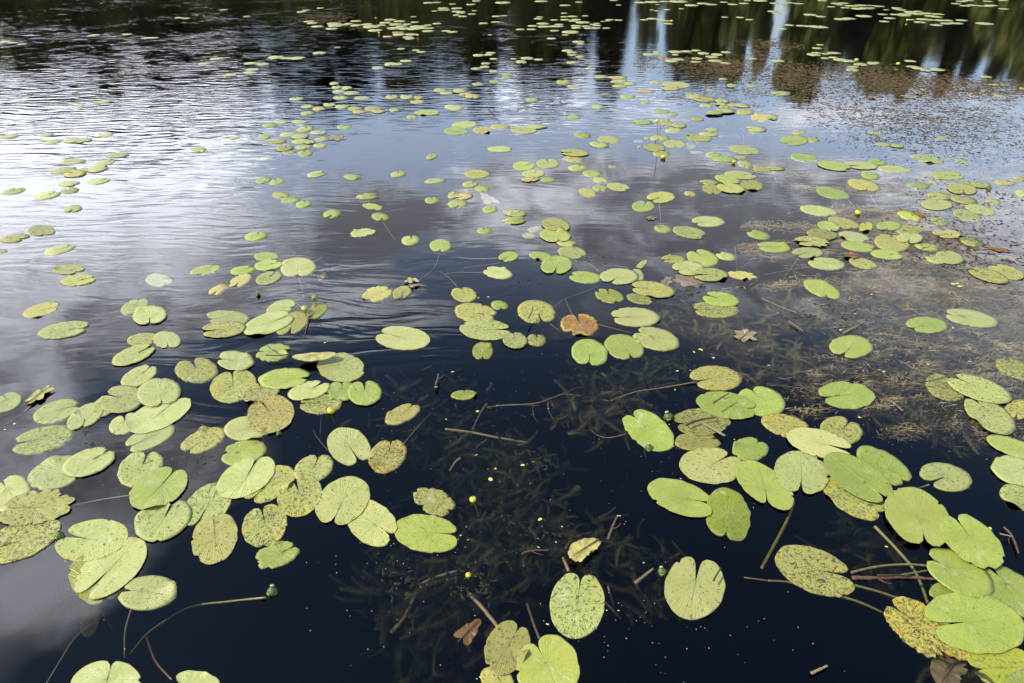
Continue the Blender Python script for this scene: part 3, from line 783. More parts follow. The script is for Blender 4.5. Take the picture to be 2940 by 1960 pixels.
6.292 10.948 0.132 0.081 59 234 2 l -
6.478 10.971 0.120 0.106 -150 16 3 l -
5.425 14.918 0.093 0.087 -2 17 0 l -
5.725 15.380 0.111 0.094 89 260 0 l -
5.935 15.309 0.102 0.101 -6 163 0 l -
6.066 15.238 0.105 0.104 -4 186 1 l -
6.224 15.125 0.204 0.176 86 74 2 l -
6.298 15.028 0.111 0.098 -0 -18 3 l -
6.715 16.887 0.175 0.148 82 258 0 l -
6.844 16.601 0.111 0.109 8 11 0 l -
6.035 17.130 0.119 0.103 -2 188 0 l -
6.040 17.415 0.125 0.110 0 2 0 l -
6.886 19.111 0.094 0.093 89 256 0 l -
6.556 18.899 0.129 0.116 87 100 0 l -
6.725 18.752 0.137 0.116 89 107 1 l -
6.931 18.962 0.166 0.155 9 176 1 l -
7.103 18.752 0.137 0.136 1 167 2 l -
7.941 19.395 0.124 0.119 86 252 0 l -
8.075 18.857 0.133 0.123 97 294 0 l -
8.291 18.920 0.134 0.117 96 90 0 l -
8.070 18.608 0.108 0.090 84 93 0 y -
7.714 18.246 0.104 0.094 85 89 0 l -
7.976 18.051 0.106 0.103 93 257 0 l -
8.280 18.405 0.170 0.152 -6 -19 0 l -
8.536 18.446 0.171 0.161 7 14 1 l -
8.731 18.405 0.091 0.088 2 181 2 l -
8.223 17.897 0.186 0.168 83 283 0 l -
8.420 17.936 0.179 0.169 98 260 1 l -
8.532 17.955 0.124 0.105 8 200 2 l -
8.871 18.246 0.157 0.138 88 274 3 l -
8.795 17.709 0.073 0.063 1 192 0 l -
8.368 16.956 0.115 0.100 -1 181 0 l -
7.828 16.684 0.192 0.168 90 91 0 l -
7.128 16.212 0.154 0.142 91 275 0 l -
7.325 16.259 0.168 0.140 92 280 1 l -
8.259 16.372 0.125 0.118 8 10 0 l -
7.925 15.900 0.118 0.103 83 93 0 l -
9.182 18.012 0.122 0.115 -4 160 0 l -
9.141 17.709 0.139 0.120 93 102 0 l -
9.091 17.765 0.115 0.099 88 78 1 l -
9.192 17.343 0.148 0.138 1 11 0 l -
9.403 17.415 0.110 0.100 -7 3 1 l -
8.642 16.921 0.113 0.107 -3 -6 0 l -
8.879 16.956 0.167 0.140 96 295 0 l -
8.732 16.751 0.171 0.158 -2 183 1 l -
9.120 17.094 0.176 0.157 90 262 1 l -
9.157 16.921 0.126 0.122 -5 7 2 l -
9.399 17.060 0.167 0.155 1 174 2 l -
9.599 16.921 0.145 0.131 -2 10 3 y -
9.338 16.701 0.146 0.136 7 9 0 l -
9.364 16.518 0.127 0.120 85 90 1 l -
8.615 16.164 0.089 0.086 3 184 0 l -
8.913 16.196 0.155 0.133 2 13 0 l -
8.998 16.086 0.124 0.109 98 86 1 l -
9.191 16.008 0.140 0.129 7 6 2 l -
9.298 15.946 0.130 0.116 84 102 3 l -
8.629 15.794 0.136 0.122 85 256 0 l -
8.781 15.409 0.133 0.118 87 102 0 l -
9.089 15.599 0.120 0.119 -6 -14 0 l -
9.302 15.614 0.156 0.135 83 74 1 l -
9.660 16.054 0.121 0.120 4 -9 0 l -
9.886 15.599 0.183 0.166 96 109 0 l -
11.050 18.815 0.118 0.116 89 98 0 l -
11.415 19.241 0.132 0.130 8 206 0 l -
11.038 18.405 0.117 0.117 87 263 0 l -
11.279 18.526 0.129 0.121 97 108 0 l -
11.387 18.365 0.120 0.108 6 179 1 l -
12.109 19.285 0.124 0.111 2 -7 0 l -
11.722 18.486 0.149 0.146 96 92 0 l -
11.502 18.246 0.120 0.108 -5 4 2 l -
11.650 17.859 0.119 0.105 -4 186 0 l -
12.604 19.461 0.124 0.113 6 -10 0 l -
11.697 19.439 0.139 0.135 97 260 0 l -
-4.457 5.858 0.105 0.094 120 108 0 s dark-flecked green lily pad in the far left group on bright ripples
-4.069 6.050 0.105 0.072 163 340 0 l leftmost pale green lily pad in the raft on bright ripples far left
-3.830 6.110 0.098 0.090 -165 52 0 l fourth pale green pad from the left in the raft on bright ripples far left
-4.097 5.757 0.113 0.098 88 67 0 l pale green lily pad in the far left group on bright ripples
-3.963 5.864 0.097 0.074 138 133 0 ys flecked yellow-green lily pad in the far left group on bright ripples
-4.154 6.310 0.120 0.094 145 153 1 y dull yellow lily pad in the raft on bright ripples far left
-2.886 6.093 0.087 0.058 87 248 -1 lu -
-3.705 5.442 0.091 0.067 128 -78 0 g fresh green lily pad low in the bright ripples far left
-3.878 4.982 0.069 0.044 177 360 -1 gu -
-3.705 4.986 0.138 0.079 147 -51 0 ys rightmost flecked yellow-green lily pad at the left edge in pale blue water
-3.835 4.849 0.105 0.084 178 347 0 ys leftmost flecked yellow-green lily pad at the left edge in pale blue water
-3.789 4.620 0.048 0.030 159 173 0 g -
-3.374 4.645 0.106 0.092 51 58 0 l pale green lily pad in the lone pair on rippled water left
-3.126 4.319 0.116 0.074 166 -29 0 s dark-flecked green lily pad in the lone pair on rippled water left
-2.973 4.157 0.114 0.082 -180 25 0 ys flecked yellow-green lily pad in the lone pair on rippled water left
-2.478 4.249 0.128 0.071 143 -39 -1 lu sunken pale green lily pad in open grey water left of the round cluster
-2.163 4.311 0.103 0.081 -144 67 0 st torn dark-flecked green lily pad in open grey water left of the round cluster
-1.895 4.311 0.090 0.067 -164 47 0 g nearest fresh green lily pad in the cluster around the big round pad left
-1.864 4.157 0.104 0.063 83 268 0 yt torn dull yellow lily pad in the cluster around the big round pad left
-1.964 4.028 0.083 0.056 79 260 0 yt torn dull yellow lily pad in open grey water left of the round cluster
-2.995 3.757 0.105 0.093 -136 24 0 ys flecked yellow-green lily pad alone in rippled water at the left
-2.424 3.805 0.109 0.078 92 100 0 l leftmost pale green lily pad in the pair left of the big speckled pads
-2.272 3.683 0.136 0.096 128 -68 1 l rightmost pale green lily pad in the pair left of the big speckled pads
-2.716 3.515 0.144 0.102 -170 10 0 s dark-flecked green lily pad alone in rippled water at the left
-1.779 3.660 0.153 0.084 162 -170 0 s dark-flecked green lily pad beside the yellow bud and folded olive pad
-1.753 3.519 0.139 0.096 178 196 1 ys flecked yellow-green lily pad beside the yellow bud and folded olive pad
-2.189 3.409 0.100 0.071 167 338 0 ys flecked yellow-green lily pad above the long overlapping raft on the left
-2.047 3.403 0.120 0.069 134 -63 1 l pale green lily pad above the long overlapping raft on the left
-1.857 6.301 0.092 0.078 51 31 0 l rightmost pale green lily pad in the chain above the dark cloud reflection
-1.499 6.225 0.099 0.061 147 329 0 g -
-1.080 6.304 0.090 0.071 72 101 0 s -
-0.714 6.125 0.103 0.070 -169 -187 0 l pale green lily pad left of the torn orange pads
-0.333 6.310 0.125 0.119 133 148 0 ys flecked yellow-green lily pad left of the torn orange pads
-2.311 6.140 0.095 0.070 112 -59 0 g leftmost fresh green lily pad in the chain above the dark cloud reflection
-2.174 6.102 0.094 0.072 90 116 0 l leftmost pale green lily pad in the chain above the dark cloud reflection
-2.045 5.770 0.099 0.066 137 307 0 g second fresh green pad from the left in the chain above the dark cloud reflection
-1.930 5.640 0.103 0.068 167 185 0 g third fresh green pad from the left in the chain above the dark cloud reflection
-1.785 5.552 0.088 0.067 100 99 0 g fourth fresh green pad from the left in the chain above the dark cloud reflection
-1.272 5.726 0.101 0.073 -175 20 0 gt farthest torn fresh green lily pad scattered over the dark cloud reflection
-1.184 5.491 0.105 0.059 145 -69 0 gt nearest torn fresh green lily pad scattered over the dark cloud reflection
-1.083 5.271 0.100 0.064 126 -69 0 g fresh green lily pad scattered over the dark cloud reflection
-1.493 5.331 0.094 0.072 96 260 0 g rightmost fresh green lily pad in the chain above the dark cloud reflection
-0.695 5.635 0.080 0.062 104 99 0 g -
-0.381 6.030 0.083 0.070 59 59 0 s -
-0.268 5.927 0.092 0.064 119 284 0 g fresh green lily pad left of the torn orange pads
-0.519 5.757 0.085 0.047 82 71 0 l -
-0.418 5.731 0.086 0.074 45 214 1 yt torn dull yellow lily pad beside the pale drowned maple leaf
-0.464 5.552 0.100 0.086 70 269 0 s dark-flecked green lily pad beside the pale drowned maple leaf
-0.185 5.430 0.082 0.064 85 79 0 g leftmost fresh green lily pad right of the pale drowned maple leaf
-0.025 5.359 0.074 0.044 111 302 0 s -
-0.002 5.192 0.080 0.063 -146 -151 0 s nearest dark-flecked green lily pad right of the pale drowned maple leaf
-0.216 4.993 0.063 0.059 105 94 0 g -
-1.166 4.951 0.102 0.075 -152 47 0 lt torn pale green lily pad scattered over the dark cloud reflection
-0.778 4.815 0.090 0.069 95 93 0 s dark-flecked green lily pad alone right of the dark cloud reflection
-0.542 4.721 0.117 0.080 100 -85 0 g fresh green lily pad alone right of the dark cloud reflection
-1.983 4.889 0.091 0.088 106 94 0 g farthest fresh green lily pad in the cluster around the big round pad left
-1.800 4.534 0.097 0.068 159 -34 0 g third fresh green pad from the front in the cluster around the big round pad left
-1.740 4.387 0.099 0.085 180 47 0 g second fresh green pad from the front in the cluster around the big round pad left
-1.679 4.192 0.103 0.083 84 76 0 s dark-flecked green lily pad in the cluster around the big round pad left
-1.520 4.358 0.165 0.122 113 -77 0 l large pale green lily pad in the cluster around the big round pad left
-1.355 4.324 0.079 0.029 98 80 -1 bu -
-0.025 4.525 0.088 0.068 62 -127 0 g fresh green lily pad left of the chain below the round pad
-0.101 4.274 0.114 0.080 146 150 0 l pale green lily pad left of the chain below the round pad
-0.893 3.971 0.111 0.093 63 41 0 yt torn dull yellow lily pad beside the cluster of tiny yellow leaves
-0.731 3.987 0.093 0.060 84 275 0 ys flecked yellow-green lily pad beside the cluster of tiny yellow leaves
-0.318 3.958 0.111 0.079 114 106 0 ys farthest flecked yellow-green lily pad left of the rusty brown pad
-0.228 3.716 0.150 0.111 144 340 0 ys nearest flecked yellow-green lily pad left of the rusty brown pad
-0.161 3.515 0.161 0.117 168 0 1 ly pale yellowish lily pad left of the rusty brown pad
-0.080 3.812 0.066 0.051 123 -73 0 g small fresh green lily pad left of the rusty brown pad
-1.237 3.747 0.113 0.056 84 250 0 z olive lily pad beside the yellow bud and folded olive pad
-1.355 3.595 0.143 0.095 87 -85 0 zs silty olive lily pad beside the yellow bud and folded olive pad
-1.478 3.782 0.112 0.081 71 0 0 l pale green lily pad beside the yellow bud and folded olive pad
-1.496 3.595 0.169 0.122 52 41 1 l large pale green lily pad beside the yellow bud and folded olive pad
0.207 6.325 0.122 0.103 56 72 0 s leftmost dark-flecked green lily pad in the group of the torn orange pads
0.177 6.154 0.095 0.066 -151 48 1 yt -
0.334 6.151 0.080 0.055 -167 24 0 g -
0.767 6.325 0.102 0.089 126 323 0 g rightmost fresh green lily pad in the short diagonal chain right of centre
0.826 6.151 0.087 0.068 112 292 0 l -
0.798 5.938 0.091 0.069 85 270 0 s leftmost dark-flecked green lily pad in the short diagonal chain right of centre
0.965 5.960 0.118 0.094 122 314 0 s rightmost dark-flecked green lily pad in the short diagonal chain right of centre
0.672 5.823 0.116 0.074 101 85 0 yt torn dull yellow lily pad in the short diagonal chain right of centre
1.305 5.705 0.149 0.112 52 219 0 ys flecked yellow-green lily pad around the small pink leaf
1.117 5.501 0.126 0.094 68 69 0 g fresh green lily pad around the small pink leaf
1.579 5.791 0.063 0.052 93 255 0 y -
2.164 6.279 0.153 0.110 166 362 0 s dark-flecked green lily pad in the group right of the dark notch flower
2.004 6.160 0.138 0.101 108 289 1 g fresh green lily pad in the group right of the dark notch flower
1.815 6.087 0.082 0.066 -178 -167 0 g -
1.802 5.905 0.130 0.086 83 264 0 yb brownish yellow lily pad in the group right of the dark notch flower
1.976 5.924 0.139 0.122 96 116 2 ys leftmost flecked yellow-green lily pad in the group right of the dark notch flower
2.193 6.010 0.143 0.098 81 96 0 ys second flecked yellow-green pad from the left in the group right of the dark notch flower
0.036 5.347 0.093 0.080 153 43 1 s farthest dark-flecked green lily pad right of the pale drowned maple leaf
0.044 5.192 0.086 0.071 50 24 1 g rightmost fresh green lily pad right of the pale drowned maple leaf
0.180 5.121 0.072 0.047 -136 -151 -1 yu -
0.133 4.993 0.058 0.049 134 138 -1 yu -
0.417 4.750 0.079 0.053 163 335 0 g third fresh green pad from the front in the chain below the round speckled pad
0.336 4.893 0.137 0.120 115 -79 1 g farthest fresh green lily pad in the chain below the round speckled pad
0.352 5.095 0.147 0.111 105 -87 2 ys flecked yellow-green lily pad in the chain below the round speckled pad
0.443 4.593 0.113 0.096 134 -42 0 s dark-flecked green lily pad in the chain below the round speckled pad
0.209 4.543 0.091 0.064 148 334 0 g second fresh green pad from the front in the chain below the round speckled pad
0.320 4.384 0.158 0.111 70 -100 1 g nearest fresh green lily pad in the chain below the round speckled pad
0.504 4.208 0.111 0.087 164 159 0 g fresh green lily pad in the row left of the torn orange leaf
0.874 4.233 0.098 0.040 86 265 0 s dark-flecked green lily pad in the row left of the torn orange leaf
0.743 4.213 0.140 0.120 -156 -129 1 l pale green lily pad in the row left of the torn orange leaf
0.926 4.392 0.093 0.025 58 235 1 s -
0.837 3.898 0.091 0.060 147 345 0 zs silty olive lily pad in the row left of the torn orange leaf
0.940 4.024 0.153 0.114 158 169 1 ys flecked yellow-green lily pad in the row left of the torn orange leaf
0.641 3.939 0.106 0.086 118 93 0 zt torn olive lily pad in the row left of the torn orange leaf
1.169 4.480 0.089 0.064 -176 -167 0 ys flecked yellow-green lily pad around the torn orange leaf
1.567 4.534 0.074 0.065 137 127 0 s small dark-flecked green lily pad around the torn orange leaf
1.389 4.507 0.143 0.110 89 106 0 g fresh green lily pad around the torn orange leaf
1.251 4.344 0.123 0.108 -137 -151 1 s leftmost dark-flecked green lily pad around the torn orange leaf
1.376 4.233 0.131 0.097 -171 -179 2 s rightmost dark-flecked green lily pad around the torn orange leaf
1.605 4.233 0.103 0.064 162 361 0 yt torn dull yellow lily pad in the overlapping pair below the orange leaf
1.592 5.176 0.135 0.105 -170 -158 0 l pale green lily pad in open grey water right of centre
1.198 5.031 0.076 0.067 107 113 0 g small fresh green lily pad in open grey water right of centre
1.392 4.957 0.136 0.108 137 -37 0 s dark-flecked green lily pad in open grey water right of centre
1.920 4.910 0.094 0.076 125 127 0 g leftmost fresh green lily pad around the slanting yellow flower on the right
1.294 3.761 0.153 0.101 -179 180 0 ys flecked yellow-green lily pad in the overlapping pair below the orange leaf
1.365 3.892 0.120 0.098 165 148 1 g fresh green lily pad in the overlapping pair below the orange leaf
0.155 3.734 0.150 0.119 104 -75 0 ys flecked yellow-green lily pad below left of the rusty brown pad
0.415 3.576 0.138 0.116 88 96 0 bt torn rusty brown lily pad around the rusty brown pad
0.770 3.667 0.155 0.117 180 -176 0 l pale green lily pad in the bright row right of the rusty pad
0.018 3.392 0.090 0.073 100 100 2 s dark-flecked green lily pad below left of the rusty brown pad
0.145 3.407 0.069 0.056 95 85 0 zs small silty olive lily pad below left of the rusty brown pad
3.389 6.264 0.113 0.083 65 68 0 g nearest fresh green lily pad in the long row towards the right edge
3.212 6.016 0.164 0.128 88 -98 0 ys flecked yellow-green lily pad in the long row towards the right edge
2.852 5.805 0.157 0.125 112 -69 0 g nearest fresh green lily pad in the row above the slanting yellow flower
4.118 6.270 0.164 0.112 -166 0 0 g rightmost fresh green lily pad in the diagonal run at the right
3.709 5.994 0.116 0.079 -158 -150 0 g leftmost fresh green lily pad in the diagonal run at the right
3.891 6.087 0.081 0.031 76 241 0 y -
4.172 6.059 0.075 0.043 -156 -161 0 g -
4.279 6.010 0.100 0.077 -156 42 1 ys flecked yellow-green lily pad near the right edge above the weed
4.052 5.905 0.173 0.119 52 248 1 ys large flecked yellow-green lily pad in the diagonal run at the right
4.549 6.082 0.105 0.068 -166 22 0 y dull yellow lily pad near the right edge above the weed
4.740 6.175 0.071 0.051 50 221 0 y -
4.542 5.810 0.116 0.057 55 44 0 s dark-flecked green lily pad near the right edge above the weed
3.754 5.739 0.122 0.086 -156 -156 0 ys leftmost flecked yellow-green lily pad in the diagonal run at the right
3.941 5.430 0.129 0.103 90 253 0 s third dark-flecked green pad from the left in the diagonal run at the right
3.923 5.646 0.111 0.108 76 57 1 ys rightmost flecked yellow-green lily pad in the diagonal run at the right
3.633 5.535 0.165 0.109 -145 62 1 s large dark-flecked green lily pad in the diagonal run at the right
4.151 5.595 0.097 0.056 -136 -154 0 s rightmost dark-flecked green lily pad in the diagonal run at the right
3.763 5.308 0.132 0.098 74 44 0 s second dark-flecked green pad from the left in the diagonal run at the right
3.473 5.183 0.096 0.068 64 73 0 s leftmost dark-flecked green lily pad in the diagonal run at the right
2.573 5.407 0.148 0.116 157 -56 0 l farthest pale green lily pad around the slanting yellow flower on the right
2.678 5.143 0.134 0.104 114 -74 0 ys flecked yellow-green lily pad around the slanting yellow flower on the right
2.525 5.071 0.111 0.084 69 -93 1 g rightmost fresh green lily pad around the slanting yellow flower on the right
2.825 5.067 0.115 0.049 58 74 0 v leftmost vivid yellow-green lily pad beside the bright yellow leaf
2.413 4.910 0.122 0.103 -160 38 2 zs silty olive lily pad around the slanting yellow flower on the right
2.285 4.769 0.133 0.097 179 184 3 yt torn dull yellow lily pad around the slanting yellow flower on the right
2.652 4.883 0.110 0.100 147 -49 0 l pale green lily pad in the dense group on the right
2.610 4.705 0.122 0.094 167 -27 0 g leftmost fresh green lily pad in the dense group on the right
2.761 4.561 0.115 0.083 179 0 0 g rightmost fresh green lily pad in the dense group on the right
2.186 4.594 0.127 0.085 -158 -153 0 l nearest pale green lily pad around the slanting yellow flower on the right
2.260 4.415 0.131 0.099 -175 142 0 s dark-flecked green lily pad alone above the pale weed on the right
2.518 4.415 0.097 0.083 118 -62 0 s dark-flecked green lily pad in the dense group on the right
1.966 4.692 0.122 0.091 177 177 0 g second fresh green pad from the left around the slanting yellow flower on the right
3.146 5.014 0.128 0.079 -154 37 0 ys flecked yellow-green lily pad beside the bright yellow leaf
3.014 5.082 0.132 0.075 -145 -125 1 g leftmost fresh green lily pad beside the bright yellow leaf
2.896 4.773 0.177 0.122 56 67 0 ys large flecked yellow-green lily pad beside the bright yellow leaf
3.064 4.845 0.133 0.081 -141 -123 1 s dark-flecked green lily pad beside the bright yellow leaf
3.283 5.294 0.110 0.087 87 257 0 v rightmost vivid yellow-green lily pad beside the bright yellow leaf
3.399 4.930 0.113 0.084 -166 -159 0 yt torn dull yellow lily pad beside the bright yellow leaf
3.498 4.775 0.085 0.074 96 -71 0 s rightmost dark-flecked green lily pad by the right edge over pale weed
3.126 4.696 0.089 0.069 172 -28 0 g rightmost fresh green lily pad beside the bright yellow leaf
3.079 4.480 0.078 0.071 -146 49 0 st small torn dark-flecked green lily pad by the right edge over pale weed
3.191 4.512 0.130 0.089 54 81 1 s leftmost dark-flecked green lily pad by the right edge over pale weed
3.468 4.282 0.121 0.111 73 101 0 ys rightmost flecked yellow-green lily pad by the right edge over pale weed
3.305 4.225 0.129 0.103 120 125 1 ys leftmost flecked yellow-green lily pad by the right edge over pale weed
2.081 4.039 0.145 0.097 105 -93 0 g fresh green lily pad alone above the pale weed on the right
2.866 3.657 0.153 0.109 168 157 0 l pale green lily pad in the pair over pale weed right
2.550 3.576 0.138 0.089 -164 -158 0 g fresh green lily pad in the pair over pale weed right
-2.168 3.241 0.122 0.091 55 53 1 s dark-flecked green lily pad above the long overlapping raft on the left
-2.045 3.037 0.109 0.083 83 76 0 s rightmost dark-flecked green lily pad in the long overlapping raft left of centre
-1.756 3.099 0.147 0.099 138 123 0 ys flecked yellow-green lily pad above the brown speckled pad on the left
-1.500 2.954 0.159 0.117 115 112 0 ys leftmost flecked yellow-green lily pad around the open yellow flower on the left
-1.568 3.182 0.129 0.082 146 172 1 l pale green lily pad above the brown speckled pad on the left
-2.629 2.806 0.093 0.069 131 133 0 l pale green lily pad at the left edge beside the brown lobed leaf
-2.327 2.735 0.106 0.098 -152 29 0 s farthest dark-flecked green lily pad right of the brown lobed leaf on the left
-2.156 2.690 0.113 0.078 94 288 0 l pale green lily pad right of the brown lobed leaf on the left
-2.102 2.769 0.091 0.056 117 104 1 s leftmost dark-flecked green lily pad in the long overlapping raft left of centre
-2.040 2.829 0.139 0.102 141 160 2 s second dark-flecked green pad from the left in the long overlapping raft left of centre
-1.931 2.635 0.087 0.073 120 119 0 l second pale green pad from the front in the long overlapping raft left of centre
-1.760 2.530 0.117 0.086 45 -134 0 l nearest pale green lily pad in the long overlapping raft left of centre
-1.789 2.707 0.163 0.123 59 72 1 l third pale green pad from the front in the long overlapping raft left of centre
-1.867 2.882 0.149 0.103 131 -59 3 l farthest pale green lily pad in the long overlapping raft left of centre
-2.274 2.518 0.136 0.106 -169 -163 0 s nearest dark-flecked green lily pad right of the brown lobed leaf on the left
-1.492 2.510 0.108 0.084 47 -120 0 ys flecked yellow-green lily pad below the brown speckled pad on the left
-1.269 2.423 0.103 0.089 -170 -177 0 g fresh green lily pad below the brown speckled pad on the left
-1.306 2.599 0.120 0.092 165 34 0 s dark-flecked green lily pad below the brown speckled pad on the left
-2.071 2.292 0.131 0.111 173 344 0 l leftmost pale green lily pad below the brown lobed leaf on the left
-1.964 2.353 0.113 0.098 -165 56 1 l rightmost pale green lily pad below the brown lobed leaf on the left
-1.707 2.316 0.133 0.095 119 97 0 s leftmost dark-flecked green lily pad in the lower left group over grey reflections
-2.215 2.162 0.132 0.076 131 138 0 l pale green lily pad in the ragged pile at the left edge
-1.088 2.216 0.127 0.098 58 244 0 ys leftmost flecked yellow-green lily pad in the diagonal raft below the yellow flower
-1.315 2.091 0.133 0.096 94 269 0 s rightmost dark-flecked green lily pad in the lower left group over grey reflections
-1.469 2.005 0.125 0.111 122 89 1 s second dark-flecked green pad from the left in the lower left group over grey reflections
-1.566 2.187 0.135 0.117 97 78 2 g fresh green lily pad in the lower left group over grey reflections
-1.201 2.260 0.141 0.114 66 85 1 l pale green lily pad below the brown speckled pad on the left
-1.329 2.889 0.102 0.097 97 115 1 ys second flecked yellow-green pad from the left around the open yellow flower on the left
-1.223 2.706 0.158 0.114 116 130 2 yb brownish yellow lily pad around the open yellow flower on the left
-1.375 3.272 0.101 0.092 163 174 0 gt torn fresh green lily pad beside the yellow bud and folded olive pad
-0.957 3.125 0.161 0.116 134 125 0 s dark-flecked green lily pad alone above the black water left of centre
-1.239 3.012 0.141 0.098 -177 0 2 g fresh green lily pad around the open yellow flower on the left
-0.995 2.796 0.117 0.082 166 180 0 ys rightmost flecked yellow-green lily pad around the open yellow flower on the left
-1.079 2.904 0.111 0.082 -152 51 1 l pale green lily pad around the open yellow flower on the left
-0.904 2.899 0.093 0.080 125 102 1 gt torn fresh green lily pad alone in dark weed left of centre
-0.779 2.882 0.116 0.087 115 103 2 g fresh green lily pad alone in dark weed left of centre
-0.556 2.714 0.104 0.063 48 58 0 yb brownish yellow lily pad alone in dark weed left of centre
-0.253 2.869 0.069 0.040 -177 93 0 z small olive lily pad alone on black water below the centre pads
-0.170 3.287 0.094 0.060 93 -87 0 z olive lily pad alone on black water below the centre pads
-0.654 3.426 0.176 0.121 157 160 0 l large pale green lily pad alone above the black water left of centre
-0.781 2.467 0.151 0.092 123 -56 0 l pale green lily pad right of the diagonal raft over black water
-0.586 2.401 0.118 0.088 84 88 0 yz olive-yellow lily pad right of the diagonal raft over black water
-0.912 2.316 0.097 0.087 82 88 0 s farthest dark-flecked green lily pad in the diagonal raft below the yellow flower
-0.931 2.146 0.130 0.095 104 118 1 ys rightmost flecked yellow-green lily pad in the diagonal raft below the yellow flower
-0.337 2.110 0.112 0.065 144 324 0 zst torn silty olive lily pad where the diagonal raft ends at centre
-0.589 1.991 0.144 0.090 128 323 0 s dark-flecked green lily pad where the diagonal raft ends at centre
-1.035 1.979 0.121 0.091 113 114 0 ys rightmost flecked yellow-green lily pad at the lower end of the diagonal raft
-0.735 2.115 0.148 0.113 86 -98 1 s nearest dark-flecked green lily pad in the diagonal raft below the yellow flower
-0.352 1.936 0.146 0.095 163 -4 0 g fresh green lily pad where the diagonal raft ends at centre
-0.940 1.821 0.091 0.063 -160 35 0 gt torn fresh green lily pad at the lower end of the diagonal raft
0.447 3.268 0.143 0.105 90 -97 0 g leftmost fresh green lily pad in the bright row right of the rusty pad
0.855 3.417 0.146 0.117 135 143 0 s dark-flecked green lily pad in the bright row right of the rusty pad
0.655 3.329 0.137 0.112 101 -76 0 g rightmost fresh green lily pad in the bright row right of the rusty pad
1.114 3.022 0.144 0.114 -170 -164 0 yb brownish yellow lily pad above the round seed pod
1.301 2.819 0.131 0.117 56 102 0 g rightmost fresh green lily pad right of the round green seed pod
0.898 2.500 0.115 0.066 -173 14 0 zs nearest silty olive lily pad beside the round green seed pod
0.946 2.647 0.151 0.103 -167 -170 1 zs farthest silty olive lily pad beside the round green seed pod
1.111 2.778 0.156 0.113 167 -17 2 g leftmost fresh green lily pad right of the round green seed pod
0.671 2.590 0.166 0.106 111 119 0 g large fresh green lily pad beside the round green seed pod
0.920 2.334 0.152 0.118 -164 33 1 s dark-flecked green lily pad at the left of the big lower right raft
1.136 2.450 0.098 0.073 -144 42 0 g rightmost fresh green lily pad at the left of the big lower right raft
1.124 2.209 0.162 0.103 108 -100 2 g fresh green lily pad below the big raft at lower right
0.920 2.039 0.150 0.095 73 -108 0 z olive lily pad below the big raft at lower right
0.737 2.130 0.151 0.100 149 -17 1 g leftmost fresh green lily pad at the left of the big lower right raft
1.985 3.334 0.153 0.102 -145 -134 0 g fresh green lily pad alone in the brown weed on the right
1.765 2.868 0.154 0.111 -165 -169 0 g fresh green lily pad alone below the pale weed on the right
2.813 3.104 0.111 0.099 104 92 0 ys rightmost flecked yellow-green lily pad in the raft touching the right edge
2.325 2.937 0.132 0.094 58 53 0 ys leftmost flecked yellow-green lily pad in the raft touching the right edge
2.589 2.743 0.118 0.050 -139 -125 0 yb brownish yellow lily pad in the raft touching the right edge
2.418 2.699 0.158 0.106 80 91 1 s nearest dark-flecked green lily pad in the raft touching the right edge
2.489 2.918 0.153 0.121 142 126 2 s farthest dark-flecked green lily pad in the raft touching the right edge
1.369 2.615 0.127 0.090 153 351 0 yb brownish yellow lily pad right of the round green seed pod
1.621 2.582 0.120 0.093 -137 44 0 ys flecked yellow-green lily pad alone below the pale weed on the right
1.495 2.130 0.140 0.105 125 310 0 ys flecked yellow-green lily pad in the big raft at lower right
1.319 2.285 0.155 0.115 55 -111 3 l nearest pale green lily pad in the big raft at lower right
1.718 2.334 0.139 0.092 110 -66 0 g fresh green lily pad alone between two rafts at the right
1.474 2.477 0.151 0.109 156 -25 4 l farthest pale green lily pad in the big raft at lower right
1.556 2.246 0.169 0.117 112 -64 5 g large fresh green lily pad in the big raft at lower right
1.964 2.260 0.113 0.091 -168 -158 0 s dark-flecked green lily pad alone between two rafts at the right
2.256 2.136 0.114 0.088 -168 29 0 s dark-flecked green lily pad in the stack at the right edge
2.319 2.299 0.133 0.093 -158 21 1 l pale green lily pad in the stack at the right edge
2.392 2.450 0.117 0.076 143 326 2 g fresh green lily pad in the stack at the right edge
-1.781 1.775 0.082 0.037 115 118 -1 zuu sunken olive lily pad in the stack of three at bottom left
-1.609 1.704 0.152 0.070 139 -45 -1 zuu sunken olive lily pad cut by the bottom edge at far left
-2.004 1.898 0.142 0.115 -156 -149 0 ys flecked yellow-green lily pad in the ragged pile at the left edge
-2.044 2.074 0.161 0.107 -178 -175 1 yst torn flecked yellow-green lily pad in the ragged pile at the left edge
-1.714 1.897 0.148 0.108 169 169 0 s dark-flecked green lily pad in the stack of three at bottom left
-1.566 1.760 0.151 0.116 82 -108 1 l leftmost pale green lily pad in the stack of three at bottom left
-1.376 1.647 0.114 0.075 171 174 0 l rightmost pale green lily pad in the stack of three at bottom left
-1.355 1.288 0.124 0.080 164 103 0 l leftmost pale green lily pad cut by the bottom edge at far left
-1.051 1.251 0.115 0.076 155 151 0 l rightmost pale green lily pad cut by the bottom edge at far left
-1.218 1.910 0.143 0.089 113 113 1 ys leftmost flecked yellow-green lily pad at the lower end of the diagonal raft
-0.050 1.303 0.061 0.043 152 322 0 yb small brownish yellow lily pad at the bottom edge in the middle
-0.016 1.422 0.108 0.077 71 62 1 zs silty olive lily pad at the bottom edge in the middle
0.122 1.342 0.125 0.109 85 112 2 g fresh green lily pad at the bottom edge in the middle
0.243 1.601 0.147 0.101 77 79 0 s dark-flecked green lily pad beside the torn yellow leaf fragment
0.697 1.676 0.155 0.108 62 71 0 s dark-flecked green lily pad touching the green seed pod near the bottom
1.183 1.750 0.148 0.114 150 -13 0 ys flecked yellow-green lily pad alone above the reddish twig
